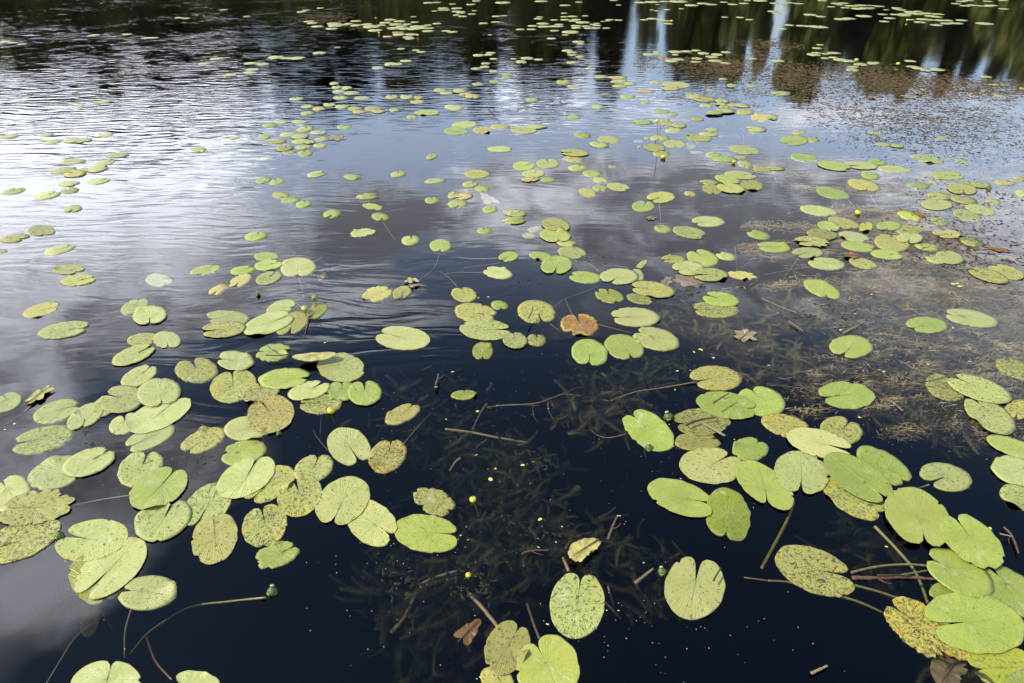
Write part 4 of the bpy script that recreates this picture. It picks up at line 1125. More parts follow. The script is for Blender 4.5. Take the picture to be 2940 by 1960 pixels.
1.484 1.490 0.148 0.107 124 127 0 vst torn yellow black-flecked lily pad around the giant pad in the right corner
1.652 1.636 0.085 0.058 -161 -164 0 z olive lily pad around the giant pad in the right corner
1.890 1.655 0.121 0.104 107 98 0 g rightmost fresh green lily pad around the giant pad in the right corner
1.710 2.012 0.178 0.127 66 -106 6 g large fresh green lily pad in the stair of pads at lower right
1.733 1.735 0.122 0.110 119 141 1 g leftmost fresh green lily pad around the giant pad in the right corner
1.862 1.884 0.146 0.110 82 90 7 g fresh green lily pad in the stair of pads at lower right
1.689 1.346 0.138 0.086 179 183 0 v vivid yellow-green lily pad in the bottom right corner
1.701 1.277 0.104 0.046 -153 -139 1 g fresh green lily pad in the bottom right corner
1.672 1.519 0.184 0.123 -170 -175 2 g large fresh green lily pad around the giant pad in the right corner
""".strip().splitlines()]
pads = []; rest = {}
for i, row in enumerate(PADS):
    x, y, A, B, phi, nw = map(float, row[:6]); lay = int(row[6]); ty = row[7]; lab = row[8]
    phi = R(phi); dn = R(nw) - phi
    px_size = A * 1960 / math.hypot(x, y, 2.2)
    N, rings = (97, (0.12, 0.3, 0.5, 0.68, 0.82, 0.92, 0.975, 1.0)) if px_size > 75 else ((57, (0.3, 0.6, 0.85, 1.0)) if px_size > 34 else (29, (0.5, 1.0)))
    V, F, PL, apex = pad_mesh(A, B, dn, ty, i * 7 + 1, N, rings, lay)
    z = 0.0018 + lay * 0.0026 if lay >= 0 else (-0.36 if 'uu' in ty else -0.045)
    if lab == '-':
        c, s_ = math.cos(phi), math.sin(phi)
        k = mat_for(ty).name; L = rest.setdefault(k, ([], [], [])); n0 = len(L[0])
        L[0].extend((x + c * v.x - s_ * v.y, y + s_ * v.x + c * v.y, z + v.z) for v in V)
        L[1].extend(tuple(n0 + q for q in f) for f in F); L[2].extend(PL)
        pads.append(None); continue
    o = mesh('lily_pad', V, F, mat_for(ty))
    at_ = o.data.attributes.new('pol', 'FLOAT_VECTOR', 'POINT'); at_.data.foreach_set('vector', np.array(PL, np.float32).ravel())
    o.location = (x, y, z); o.rotation_euler = (0, 0, phi)
    if ty.startswith('z') and 's' not in ty and px_size > 60:      # leaves that lean down into the water
        o.rotation_euler = (R(4), R(-3), phi); o.location.z = 0.0
    tag(o, lab, 'lily pad', 'lily pads floating on the pond')
    pads.append(o)
    if px_size > 60:      # raised midrib with its side ribs
        a = dn + math.pi; L = 0.55 * min(A, B) + 0.25 * A
        dirv = Vector((math.cos(a), math.sin(a), 0))
        def zat(p):
            best = min(V, key=lambda q: (q.x - p.x) ** 2 + (q.y - p.y) ** 2); return best.z
        pts = []
        for k in range(5):
            p = apex + dirv * L * k / 4 * 0.8; pts.append(Vector((p.x, p.y, zat(p) + 0.0002)))
        tv, tf = tube(pts, 0.0022, 0.0006, 5, 0.55)
        mesh('midrib', tv, tf, mat_for(ty), o)
# the small far pads, past the three hundred that show largest: one mass
V, F, PL, MI = [], [], [], []; mats = []
for k, L in rest.items():
    n0 = len(V); V += L[0]; F += [tuple(n0 + q for q in f) for f in L[1]]; PL += L[2]; MI += [len(mats)] * len(L[1]); mats.append(bpy.data.materials[k])
o = mesh('lily_pads', V, F); o['kind'] = 'stuff'
for m in mats: o.data.materials.append(m)
o.data.polygons.foreach_set('material_index', MI)
at_ = o.data.attributes.new('pol', 'FLOAT_VECTOR', 'POINT'); at_.data.foreach_set('vector', np.array(PL, np.float32).ravel())
o['label'] = 'small distant lily pads scattered over the far water'

# stalks seen under water: each is a part of the pad it carries
for (pi, w, c, pts) in [(720, 8.0, 'o', [(-1.778, 1.805, -0.01), (-1.768, 1.811, -0.123), (-1.724, 1.781, -0.237), (-1.658, 1.727, -0.35)]), (725, 7.0, 'o', [(-1.412, 1.587, -0.01), (-1.424, 1.525, -0.065), (-1.41, 1.457, -0.12)]), (725, 8.0, 'y', [(-0.92, 1.617, 0.01), (-1.077, 1.638, -0.042), (-1.241, 1.652, -0.094), (-1.348, 1.622, -0.146), (-1.421, 1.601, -0.198), (-1.477, 1.552, -0.25)]), (720, 5.0, 'o', [(-1.583, 1.613, -0.12), (-1.612, 1.524, -0.09), (-1.597, 1.415, -0.06), (-1.576, 1.31, -0.03)]), (725, 7.0, 'o', [(-1.402, 1.579, -0.18), (-1.281, 1.432, -0.1), (-1.152, 1.315, -0.02)]), (722, 5.0, 'o', [(-1.679, 2.159, -0.01), (-1.816, 2.157, -0.035), (-1.954, 2.145, -0.06)]), (642, 5.0, 'o', [(-2.494, 2.791, -0.01), (-2.554, 2.745, -0.045), (-2.621, 2.722, -0.08)]), (672, 5.0, 'b', [(-0.692, 2.907, -0.01), (-0.599, 2.963, -0.12)]), (678, 5.0, 'b', [(-0.413, 2.808, -0.06), (-0.468, 2.658, -0.03), (-0.52, 2.488, 0.0)]), (669, 6.0, 'b', [(-0.975, 2.728, -0.01), (-0.987, 2.709, -0.095), (-0.981, 2.581, -0.18)]), (677, 5.0, 'b', [(-1.027, 2.703, -0.09), (-0.975, 2.601, -0.06), (-0.887, 2.472, -0.03)]), (673, 13.0, 'o', [(-0.334, 2.628, -0.03), (-0.202, 2.603, -0.03), (-0.082, 2.567, -0.03), (0.079, 2.526, -0.03)]), (674, 10.0, 'b', [(-0.133, 2.847, -0.04), (-0.166, 2.79, -0.06), (-0.202, 2.683, -0.08)]), (674, 8.0, 'b', [(-0.125, 2.573, -0.05), (-0.173, 2.54, -0.07), (-0.188, 2.514, -0.09)]), (681, 12.0, 'o', [(-0.244, 2.418, -0.03), (-0.27, 2.41, -0.05), (-0.294, 2.372, -0.07)]), (674, 8.0, 'b', [(0.143, 2.854, -0.06), (0.0, 2.851, -0.05), (-0.132, 2.815, -0.04)]), (674, 8.0, 'o', [(-0.086, 2.816, -0.03), (0.115, 2.842, -0.036), (0.221, 2.901, -0.042), (0.282, 2.938, -0.048), (0.41, 2.922, -0.054), (0.525, 2.891, -0.06)]), (690, 8.0, 'o', [(0.526, 2.871, -0.04), (0.66, 2.925, -0.023), (0.789, 2.937, -0.007), (0.999, 2.973, 0.01)]), (695, 6.0, 'b', [(0.562, 2.568, -0.01), (0.474, 2.571, -0.037), (0.422, 2.632, -0.065), (0.395, 2.732, -0.092), (0.408, 2.855, -0.12)]), (674, 5.0, 'b', [(0.11, 2.873, -0.06), (0.115, 2.809, -0.09), (0.138, 2.783, -0.12)]), (695, 6.0, 'b', [(0.19, 2.857, -0.04), (0.195, 2.821, -0.07), (0.223, 2.776, -0.1)]), (695, 7.0, 'b', [(0.636, 2.496, -0.01), (0.649, 2.48, -0.08)]), (715, 7.0, 'y', [(1.874, 2.222, -0.01), (1.85, 2.274, -0.1)]), (702, 12.0, 'o', [(1.963, 2.855, -0.01), (1.998, 2.815, -0.015), (2.017, 2.759, -0.02)]), (732, 5.0, 'b', [(0.216, 1.865, -0.01), (0.273, 1.949, -0.035), (0.418, 2.009, -0.06)]), (731, 11.0, 'b', [(0.059, 1.671, -0.1), (0.077, 1.563, -0.055), (0.097, 1.462, -0.01)]), (732, 14.0, 'o', [(0.205, 1.824, -0.02), (0.221, 1.745, 0.0)]), (732, 12.0, 'b', [(0.346, 1.613, -0.01), (0.411, 1.59, -0.08)]), (732, 8.0, 'b', [(0.369, 1.69, -0.02), (0.391, 1.632, -0.08)]), (734, 6.0, 'o', [(0.92, 1.761, -0.06), (1.018, 1.737, -0.05)]), (732, 7.0, 'b', [(0.199, 1.48, -0.01), (0.205, 1.513, -0.14)]), (698, 14.0, 'y', [(1.029, 1.851, -0.12), (1.125, 1.973, -0.09), (1.197, 2.067, -0.06), (1.244, 2.14, -0.03)]), (736, 14.0, 'y', [(1.521, 1.98, -0.01), (1.573, 1.879, -0.033), (1.611, 1.78, -0.057), (1.603, 1.656, -0.08)]), (739, 10.0, 'y', [(1.329, 1.753, -0.02), (1.443, 1.779, -0.017), (1.553, 1.787, -0.013), (1.638, 1.779, -0.01)]), (734, 8.0, 'o', [(0.997, 1.723, -0.03), (1.069, 1.714, -0.025), (1.122, 1.688, -0.02)]), (734, 10.0, 'y', [(1.312, 1.687, -0.01), (1.4, 1.675, -0.03), (1.488, 1.654, -0.05)]), (734, 10.0, 'y', [(1.228, 1.643, -0.01), (1.319, 1.628, -0.035), (1.4, 1.602, -0.06)]), (739, 8.0, 'y', [(1.504, 1.746, -0.03), (1.575, 1.755, -0.025), (1.652, 1.766, -0.02)]), (730, 16.0, 'o', [(-0.163, 1.663, -0.03), (-0.11, 1.594, -0.02), (-0.048, 1.503, -0.01)]), (685, 18.0, 'b', [(-0.45, 1.538, -0.09), (-0.404, 1.596, -0.075), (-0.372, 1.691, -0.06)]), (685, 14.0, 'b', [(-0.365, 1.733, -0.07), (-0.302, 1.754, -0.05), (-0.216, 1.769, -0.03)]), (525, 5.0, 'b', [(-1.483, 4.239, -0.02), (-1.431, 4.102, -0.1)]), (525, 4.0, 'o', [(-1.387, 4.525, 0.0), (-1.454, 4.488, -0.03)]), (525, 4.0, 'o', [(-1.605, 4.598, 0.0), (-1.64, 4.514, -0.03)]), (506, 4.0, 'o', [(-1.043, 5.167, -0.01), (-0.919, 4.94, -0.06)]), (520, 4.0, 'o', [(-0.539, 4.564, -0.01), (-0.566, 4.411, -0.04), (-0.664, 4.284, -0.07)]), (528, 4.0, 'o', [(-0.193, 4.288, -0.01), (-0.348, 4.318, -0.02), (-0.472, 4.315, -0.03)]), (531, 4.0, 'o', [(-0.371, 4.085, -0.01), (-0.445, 4.267, -0.035), (-0.52, 4.408, -0.06)]), (527, 4.0, 'o', [(-0.348, 4.429, -0.04), (-0.214, 4.434, -0.025), (-0.088, 4.447, -0.01)]), (535, 6.0, 'o', [(-1.462, 3.951, -0.04), (-1.394, 3.867, -0.025), (-1.344, 3.796, -0.01)]), (676, 4.0, 'y', [(-1.108, 3.407, -0.01), (-0.943, 3.42, -0.015), (-0.811, 3.44, -0.02)]), (586, 6.0, 'b', [(0.384, 3.697, -0.01), (0.371, 3.873, -0.045), (0.362, 4.051, -0.08)]), (547, 8.0, 'o', [(1.268, 5.59, -0.01), (1.255, 5.433, -0.045), (1.246, 5.33, -0.08)]), (563, 5.0, 'o', [(0.615, 4.31, -0.01), (0.569, 4.461, -0.03), (0.518, 4.591, -0.05)]), (568, 4.0, 'o', [(0.827, 4.369, -0.01), (0.745, 4.424, -0.02), (0.669, 4.44, -0.03)]), (585, 5.0, 'b', [(0.27, 3.85, -0.04), (0.347, 3.954, -0.033), (0.469, 4.031, -0.027), (0.594, 4.111, -0.02)]), (586, 6.0, 'o', [(0.525, 3.601, -0.01), (0.631, 3.572, -0.025), (0.742, 3.543, -0.04)]), (574, 8.0, 'b', [(1.679, 4.711, 0.0), (1.665, 4.589, -0.04), (1.639, 4.455, -0.08)]), (621, 4.0, 'o', [(1.879, 4.647, -0.01), (1.763, 4.542, -0.035), (1.662, 4.451, -0.06)]), (586, 6.0, 'o', [(0.236, 3.605, -0.01), (0.297, 3.58, -0.05)]), (592, 8.0, 'o', [(2.939, 5.697, -0.01), (2.946, 5.541, -0.03), (2.955, 5.398, -0.05)]), (591, 8.0, 'o', [(3.199, 5.877, -0.01), (3.149, 5.554, -0.035), (3.107, 5.318, -0.06)]), (613, 5.0, 'o', [(2.333, 4.963, -0.01), (2.183, 5.01, -0.015), (2.041, 5.102, -0.02)]), (619, 5.0, 'o', [(2.135, 4.386, -0.01), (1.978, 4.355, -0.02), (1.784, 4.299, -0.03)]), (618, 5.0, 'o', [(2.098, 4.527, -0.01), (1.959, 4.334, -0.035), (1.836, 4.154, -0.06)]), (578, 8.0, 'o', [(1.658, 3.963, -0.03), (1.743, 3.83, -0.02), (1.818, 3.73, -0.01)]), (626, 4.0, 'o', [(3.213, 5.348, -0.01), (3.135, 5.314, -0.015), (3.058, 5.28, -0.02)]), (342, 5.0, 'b', [(2.572, 7.617, -0.01), (2.518, 7.363, -0.06)]), (323, 4.0, 'b', [(1.558, 7.851, -0.01), (1.5, 7.733, -0.05)]), (326, 4.0, 'b', [(1.982, 7.335, -0.01), (2.052, 7.161, -0.05)])]:
    o = pads[pi]; v, f = tube(pts, w / 2000, w / 2000 * 0.85, 7, 1.0, 0.06, rnd)
    inv = (Matrix.Translation(o.location) @ o.rotation_euler.to_matrix().to_4x4()).inverted()
    mesh('stalk', [inv @ Vector(p) for p in v], f, M_STALK[c], o)

# ------------------------------------------------------------------ twigs and reeds
for (w, c, pts, lab) in [(10.0, 'd', [(-1.394, 3.2, 0.03), (-1.325, 3.195, 0.03), (-1.248, 3.208, 0.03)], 'thin dark stem lying across the torn bright pad and the curled yellow leaf'), (7.0, 'd', [(-1.417, 3.292, 0.04), (-1.35, 3.224, 0.04), (-1.294, 3.18, 0.04)], 'slim brown stem slanting over the torn bright green pad'), (16.0, 'b', [(-0.406, 2.917, 0.03), (-0.4, 2.966, 0.03), (-0.401, 3.016, 0.03)], 'short brown upright stub of stem among weed beside the curled yellow leaf'), (9.0, 'd', [(0.763, 1.676, 0.03), (0.785, 1.706, 0.03), (0.807, 1.734, 0.03)], 'short dark stick lying on the right edge of the round bitten pad'), (20.0, 'r', [(1.311, 1.712, 0.0), (1.407, 1.711, 0.0), (1.534, 1.714, 0.0), (1.646, 1.702, 0.0)], 'thick reddish brown twig running between two large pads lower right'), (10.0, 'd', [(1.407, 1.716, 0.01), (1.491, 1.717, 0.01), (1.538, 1.711, 0.01)], 'thin dark twig lying against the thick reddish brown twig'), (14.0, 'w', [(1.007, 1.319, 0.01), (1.039, 1.332, 0.01), (1.073, 1.347, 0.01)], 'short pale straw floating alone on black water at the bottom right'), (12.0, 'b', [(2.04, 1.956, 0.01), (2.046, 1.91, 0.01), (2.018, 1.821, 0.01)], 'bent brown twig afloat near the right edge below the pad raft'), (10.0, 'w', [(1.995, 1.913, 0.02), (2.017, 1.905, 0.02), (2.039, 1.898, 0.02)], 'short pale stem crossing the bent brown twig near right edge'), (16.0, 'd', [(1.545, 1.308, 0.03), (1.57, 1.3, 0.03), (1.584, 1.275, 0.03)], 'broken dark reed scrap on the yellow-green pad in the bottom right corner'), (14.0, 'w', [(1.988, 3.466, 0.01), (2.052, 3.509, 0.01), (2.123, 3.559, 0.01)], 'pale broken reed floating right of centre above the round green pad'), (14.0, 'o', [(1.709, 3.604, 0.01), (1.733, 3.54, 0.01), (1.755, 3.481, 0.01)], 'ochre reed piece floating among drowned stems left of the pale reed'), (9.0, 'b', [(-1.269, 3.68, 0.02), (-1.252, 3.54, 0.01), (-1.24, 3.433, 0.0)], 'upright brown reed beside the big pale pad and the yellow bud'), (14.0, 'd', [(0.855, 2.586, 0.03), (0.928, 2.624, 0.03), (1.014, 2.646, 0.03)], 'dark twig lying over the dirty olive pad beside the round seed pod'), (22.0, 'w', [(0.943, 2.599, 0.03), (0.979, 2.567, 0.025), (1.031, 2.517, 0.02)], 'broad straw coloured reed blade over the right end of the dirty olive pad'), (12.0, 'b', [(1.012, 2.709, 0.07), (1.062, 2.752, 0.07), (1.111, 2.79, 0.07)], 'forked brown twig lying on the long bright pad beside the dirty one'), (16.0, 'b', [(0.392, 1.899, 0.0), (0.413, 1.949, 0.005), (0.442, 2.012, 0.01)], 'upright brown stub of reed beside the ragged yellow leaf fragment'), (18.0, 'o', [(0.473, 1.695, -0.01), (0.511, 1.724, -0.005), (0.553, 1.755, 0.0)], 'pointed brown leaf tip floating left of the green seed pod'), (10.0, 'b', [(0.039, 1.818, 0.01), (0.078, 1.835, 0.01), (0.148, 1.837, 0.01)], 'thin tan stem in the weed left of the ragged yellow leaf'), (10.0, 'b', [(1.806, 2.988, 0.01), (1.874, 3.023, 0.01), (1.98, 3.049, 0.01), (2.061, 3.043, 0.01)], 'fine brown stem drifting above the bright green pad on the right'), (9.0, 'b', [(2.163, 2.932, 0.04), (2.238, 2.942, 0.04), (2.378, 2.997, 0.04)], 'thin brown stem lying over the left end of the ragged pad raft'), (10.0, 'b', [(0.1, 3.57, 0.05), (0.125, 3.656, 0.05), (0.13, 3.709, 0.05)], 'small curved stem lying on the round speckled pad beside the rusty pad'), (7.0, 'b', [(-0.303, 8.791, 0.01), (-0.227, 8.455, 0.01), (-0.129, 8.025, 0.01)], 'thin brown branch standing out of the blue water near the far pads'), (6.0, 'd', [(1.503, 6.996, 0.28), (1.57, 7.298, 0.14), (1.633, 7.582, 0.0)], 'thin dark reed standing upright beside the yellow flower on its stalk')]:
    p0 = Vector(pts[0]); r = w / 2000
    r *= 0.78; pts = [Vector(p) + Vector((0, 0, r * 0.3)) for p in pts]
    v, f = tube(pts, r * 1.1, r * 0.65, 7, 0.55 if c in 'wo' else 0.9, 0.16, rnd)
    o = mesh('reed' if c in 'wo' else 'twig', local(v, p0), f, M_TWIG[c]); o.location = p0
    tag(o, lab, 'reed' if c in 'wo' else 'twig')
    if c in 'rb' and len(pts) > 2 and w > 8:   # a side shoot
        q = pts[1]; d = (pts[2] - pts[0]).normalized(); s = d.cross(Vector((0, 0, 1)))
        v, f = tube([q - p0, q - p0 + d * 0.02 + s * 0.02, q - p0 + d * 0.045 + s * 0.028], r * 0.5, r * 0.2, 5)
        mesh('side_shoot', v, f, M_TWIG[c], o)

# ------------------------------------------------------------------ flowers and pods
def ball(rx, rz, n=14, k=8, top=1.0, lump=0.0):
    v, f = [], []
    for j in range(k + 1):
        th = math.pi * j / k * top
        for i in range(n):
            a = 2 * math.pi * i / n; rr = math.sin(th) * rx * (1 + lump * math.cos(a * 5))
            v.append(Vector((rr * math.cos(a), rr * math.sin(a), rz * math.cos(th))))
    for j in range(k):
        for i in range(n):
            a = j * n + i; b_ = j * n + (i + 1) % n; f.append((a, b_, b_ + n, a + n) if False else (a, a + n, b_ + n, b_))
    return v, f
def sepal(r, a0, wid, open_):
    v, f = [], []
    for j in range(7):
        th = math.pi * (0.93 - 0.78 * j / 6)      # from the base upward
        for i in range(5):
            u = (i / 4 - 0.5); hw = wid * math.sin(math.pi * (0.12 + 0.80 * j / 6)) ** 0.6
            a = a0 + u * hw * 2; rr = r * (math.sin(th) * (1 + open_ * j / 6) + 0.02 + 0.06 * (1 - 4 * u * u))
            v.append(Vector((rr * math.cos(a), rr * math.sin(a), -r * 0.85 * math.cos(th) + 0.004 * (j == 6) * math.cos(u * 6))))
    for j in range(6):
        for i in range(4):
            a = j * 5 + i; f.append((a, a + 1, a + 6, a + 5))
    n = len(v); v += [p * 0.94 for p in v]; f += [tuple(q + n for q in x)[::-1] for x in f]
    return v, f
for (x, y, z, r, c, lab) in [(-0.922, 2.725, 0.012, 0.0183, 'y', 'yellow pond lily flower open in the water below the torn green pad'), (-0.17, 2.117, 0.006, 0.0152, 'l', 'lime yellow bud floating alone right of the ragged olive pad'), (-0.169, 1.723, 0.005, 0.0097, 'y', 'small yellow bud in dark weed at bottom centre'), (-1.31, 3.727, 0.03, 0.0192, 'l', 'yellow bud between the big pale pad and the olive pad on left'), (-1.266, 3.828, 0.05, 0.0196, 'g', 'green and yellow closing flower standing above the folded olive pad'), (2.863, 5.317, 0.02, 0.0225, 'y', 'yellow flower on a long slanting stem among the right-hand pads'), (1.585, 7.57, 0.16, 0.0214, 'y', 'yellow flower held up on a tall stalk above the middle pads'), (1.523, 6.769, 0.02, 0.023, 'y', 'yellow flower in the dark notch of a speckled pad upper right of centre'), (2.192, 6.62, 0.02, 0.0183, 'y', 'yellow flower at the right end of a long green pad'), (3.363, 15.759, 0.03, 0.0253, 'y', 'yellow flower at the right end of the far middle raft of pads'), (-1.785, 13.984, 0.03, 0.0226, 'y', 'yellow flower at the right edge of the far left raft of pads'), (-2.885, 15.851, 0.07, 0.023, 'w', 'pale flower standing above the far left raft of pads'), (-2.568, 14.298, 0.02, 0.021, 'y', 'yellow flower at the near side of the far left raft of pads'), (5.487, 11.567, 0.04, 0.0277, 'y', 'yellow flower standing among the string of pads far right'), (6.01, 11.268, 0.04, 0.0254, 'y', 'yellow flower alone on dark water between two far right pad groups'), (8.363, 15.809, 0.04, 0.023, 'y', 'small yellow flower within the farthest right raft of pads'), (1.93, 7.534, 0.02, 0.0144, 'g', 'greenish bud beside the two overlapping dull yellow pads')]:
    e = bpy.data.objects.new('pond_lily_flower', None); col.objects.link(e); e.location = (x, y, z); e.empty_display_size = 0.02
    tag(e, lab, 'flower', 'pond lily flowers and buds')
    e.rotation_euler = (rnd.uniform(-.25, .1), rnd.uniform(-.2, .2), rnd.uniform(0, 6))
    big = r * 1960 / math.hypot(x, y, 2.2) > 12
    mt = {'y': M_PETAL, 'l': M_LIME, 'g': M_GREENSEP, 'w': M_TIPC}[c]
    for k in range(5):
        v, f = sepal(r, k * 2 * math.pi / 5, 0.72, 0.12 if c == 'y' else -0.12)
        sp = mesh('sepal', v, f, M_GREENSEP if (c == 'g' or (k > 2 and c == 'y' and big and k == 4)) else mt, e)
    v, f = ball(r * 0.55, r * 0.42); d_ = mesh('stigma', [p + Vector((0, 0, r * 0.35)) for p in v], f, M_DISC, e)
    L = z + 0.06
    v, f = tube([(0, 0, -r * 0.7), (0.004, 0.003, -L * 0.5 - r * .7), (0.012, 0.0, -L - r)], max(r * 0.16, 0.0025), max(r * 0.16, 0.0025), 6)
    mesh('stalk', v, f, M_STALK['y'], e)
for (x, y, z, r, lab) in [(0.786, 2.675, 0.012, 0.0225, 'round green seed pod beside the bright pad with the upper notch'), (0.652, 2.451, 0.004, 0.0181, 'green seed pod half hidden under the edge of the bright pad'), (0.582, 1.736, 0.008, 0.0161, 'green seed pod touching the left edge of the round bitten pad'), (-0.905, 1.648, 0.006, 0.0189, 'green seed pod at the tip of a long curved stalk'), (-1.855, 1.914, 0.01, 0.0178, 'dark green bud wedged between two large pads on the left'), (-1.142, 2.56, 0.004, 0.0123, 'small dark pod at the foot of the brown speckled pad'), (4.294, 5.905, 0.01, 0.0206, 'dark bud at the tip of a yellowing pad upper right'), (-1.677, 3.95, 0.01, 0.0136, 'small greenish bud above the big pale pad on the left')]:
    e = bpy.data.objects.new('seed_pod', None); col.objects.link(e); e.location = (x, y, z)
    tag(e, lab, 'seed pod', 'green pond lily seed pods'); e.rotation_euler = (rnd.uniform(-.5, -.1), rnd.uniform(-.3, .3), rnd.uniform(-.4, .4))
    prof = [(0.0, -0.95), (0.5, -0.92), (0.85, -0.6), (1.0, -0.1), (0.92, 0.35), (0.66, 0.68), (0.36, 0.86), (0.30, 1.0), (0.46, 1.12), (0.48, 1.22)]
    v, f = [], []; n = 16
    for (pr, pz) in prof:
        for i in range(n):
            a = 2 * math.pi * i / n; v.append(Vector((pr * r * (1 + 0.03 * math.cos(a * 8)) * math.cos(a), pr * r * (1 + 0.03 * math.cos(a * 8)) * math.sin(a), pz * r)))
    for j in range(len(prof) - 1):
        for i in range(n):
            a = j * n + i; b_ = j * n + (i + 1) % n; f.append((a, b_, b_ + n, a + n))
    mesh('pod_body', v, f, M_POD, e)
    v, f = ball(r * 0.46, r * 0.14, 12, 5); mesh('stigma_cap', [p + Vector((0, 0, r * 1.24)) for p in v], f, M_TIPC, e)
    for k in range(3):
        v, f = sepal(r * 1.06, k * 2.2, 0.42, 0.05); mesh('sepal', [Vector((p.x, p.y, min(p.z, -r * 0.05) - 0.001)) for p in v], f, M_GREENSEP if k else M_STALK['y'], e)

# ------------------------------------------------------------------ fallen and rotting leaves
for i, (x, y, z, A, B, phi, c, shape, lab) in enumerate([(-2.483, 2.853, 0.01, 0.091, 0.044, 77, 'Y', 'oak', 'ragged brown lobed leaf floating alone near the left edge'), (-1.112, 3.178, 0.03, 0.119, 0.053, -173, 'Y', 'roll', 'rolled yellow leaf lying between two pads left of centre'), (-0.212, 5.705, -0.01, 0.156, 0.1, 112, 'p', 'star', 'pale drowned maple leaf beside three small pads'), (1.207, 4.171, -0.01, 0.116, 0.103, 132, 'o', 'oak', 'torn orange leaf half sunk under the speckled pad pair'), (1.066, 4.174, -0.02, 0.093, 0.038, 66, 'p', 'oak', 'pale pinkish leaf scrap beside the torn orange leaf'), (1.396, 3.451, 0.0, 0.086, 0.072, 47, 'p', 'oak', 'pink and yellow rotting leaf in the weed on the right'), (0.287, 1.832, 0.02, 0.082, 0.049, -143, 'Y', 'half', 'torn yellow leaf fragment with a broken upper edge near bottom centre'), (-0.156, 1.513, -0.04, 0.06, 0.054, 51, 'o', 'star', 'rusty drowned leaf left of the bottom pads'), (1.496, 1.346, -0.02, 0.083, 0.061, -140, 'b', 'half', 'slimy brown rotting leaf under the yellow pad in the corner'), (3.385, 5.336, 0.0, 0.089, 0.053, 82, 'o', 'oak', 'small orange leaf scrap touching the bright yellow leaf'), (2.482, 4.522, 0.01, 0.062, 0.055, 157, 'o', 'oak', 'orange brown rolled leaf between dark twigs right of centre'), (3.632, 4.645, 0.0, 0.09, 0.051, 154, 'o', 'oak', 'long reddish leaf strip in pale weed near right edge'), (-1.924, 7.468, 0.0, 0.133, 0.106, 151, 'p', 'oak', 'pale tattered leaf beside the far left pad cluster'), (1.141, 5.237, 0.0, 0.054, 0.038, -136, 'p', 'oak', 'small pink leaf below the round dirty pad'), (5.266, 9.326, 0.0, 0.138, 0.117, -146, 'p', 'oak', 'pink leaf lying on the weed mat far right'), (5.446, 9.463, 0.01, 0.092, 0.05, 72, 'o', 'oak', 'small orange leaf beside the pink leaf far right'), (4.726, 9.249, 0.01, 0.084, 0.058, 59, 'o', 'oak', 'tan leaf scrap on the weed mat left of the pink leaf'), (-0.722, 4.124, 0.01, 0.016, 0.011, 94, 'Y', 'oval', 'leftmost of the tiny yellow leaves above the dark round pad'), (-0.701, 4.152, 0.01, 0.024, 0.016, 103, 'Y', 'oval', 'large tiny yellow leaf at the top of the little cluster'), (-0.688, 4.096, 0.02, 0.021, 0.015, 104, 'Y', 'oval', 'tiny yellow leaf in the middle of the little cluster'), (-0.666, 4.149, 0.01, 0.021, 0.016, 107, 'Y', 'oval', 'tiny yellow leaf at the upper right of the little cluster'), (-0.644, 4.107, 0.02, 0.016, 0.013, 111, 'Y', 'oval', 'rightmost of the tiny yellow leaves in the little cluster'), (-0.674, 4.048, 0.01, 0.014, 0.012, 118, 'Y', 'oval', 'tiny yellow leaf touching the dark speckled round pad'), (-0.647, 4.068, 0.01, 0.017, 0.015, 156, 'p', 'oval', 'tiny pinkish leaf at the lower right of the little cluster')]):
    r = random.Random(50 + i); N = 72 if shape != 'oval' else 20
    Bd = []
    for k in range(N):
        a = 2 * math.pi * k / N
        if shape == 'star': f = 0.55 + 0.45 * max(0, math.cos(2.5 * (a if a < math.pi else a - 2 * math.pi))) ** 1.4 + 0.05 * h1(a * 7, i)
        elif shape == 'oak': f = 0.80 + 0.20 * math.sin(a * 6 + i) * abs(math.sin(a)) ** 0.3 + 0.14 * h1(a * 5, i) + r.uniform(-.06, .06)
        elif shape == 'half': f = 0.92 + 0.10 * h1(a * 3, i) + (0.12 * h1(a * 11, i + 3) - 0.35 * math.exp(-((a - 1.7) / 0.5) ** 2) + r.uniform(-.07, .07) if 0.5 < a < 3.0 else 0)
        elif shape == 'roll': f = 1.0 + 0.05 * h1(a * 5, i)
        else: f = 1.0 + 0.06 * math.cos(a)
        Bd.append((math.cos(a) * A * f, math.sin(a) * B * f, a))
    V, F = [Vector((0, 0, 0.002))], []
    rings = (0.25, 0.5, 0.75, 0.92, 1.0) if shape != 'oval' else (0.6, 1.0)
    for s in rings:
        for (bx, by, a) in Bd:
            zz_ = 0.003 * s * h1(a * 4, i + 7) + 0.002 * math.sin(a * 8) * s + (0.003 * s * s * abs(math.sin(a)) if shape in ('oak', 'half') else 0)
            if shape == 'roll': V.append(Vector((bx * s, by * s * 0.8, 0.014 * math.cos(min(abs(by * s) / B, 1) * 1.5) + zz_ * 0.6)))
            elif shape == 'oval': V.append(Vector((bx * s, by * s, 0.001 * (1 - s))))
            else: V.append(Vector((bx * s, by * s, zz_)))
    for k in range(N): F.append((0, 1 + k, 1 + (k + 1) % N))
    for q in range(len(rings) - 1):
        for k in range(N):
            a = 1 + q * N + k; b_ = 1 + q * N + (k + 1) % N; F.append((a, a + N, b_ + N, b_))
    o = mesh('dead_leaf', V, F, M_DEAD[c]); o.location = (x, y, max(z, -0.05) + (0.003 if z >= 0 else 0)); o.rotation_euler = (0, 0, R(phi))
    tag(o, lab, 'dead leaf')
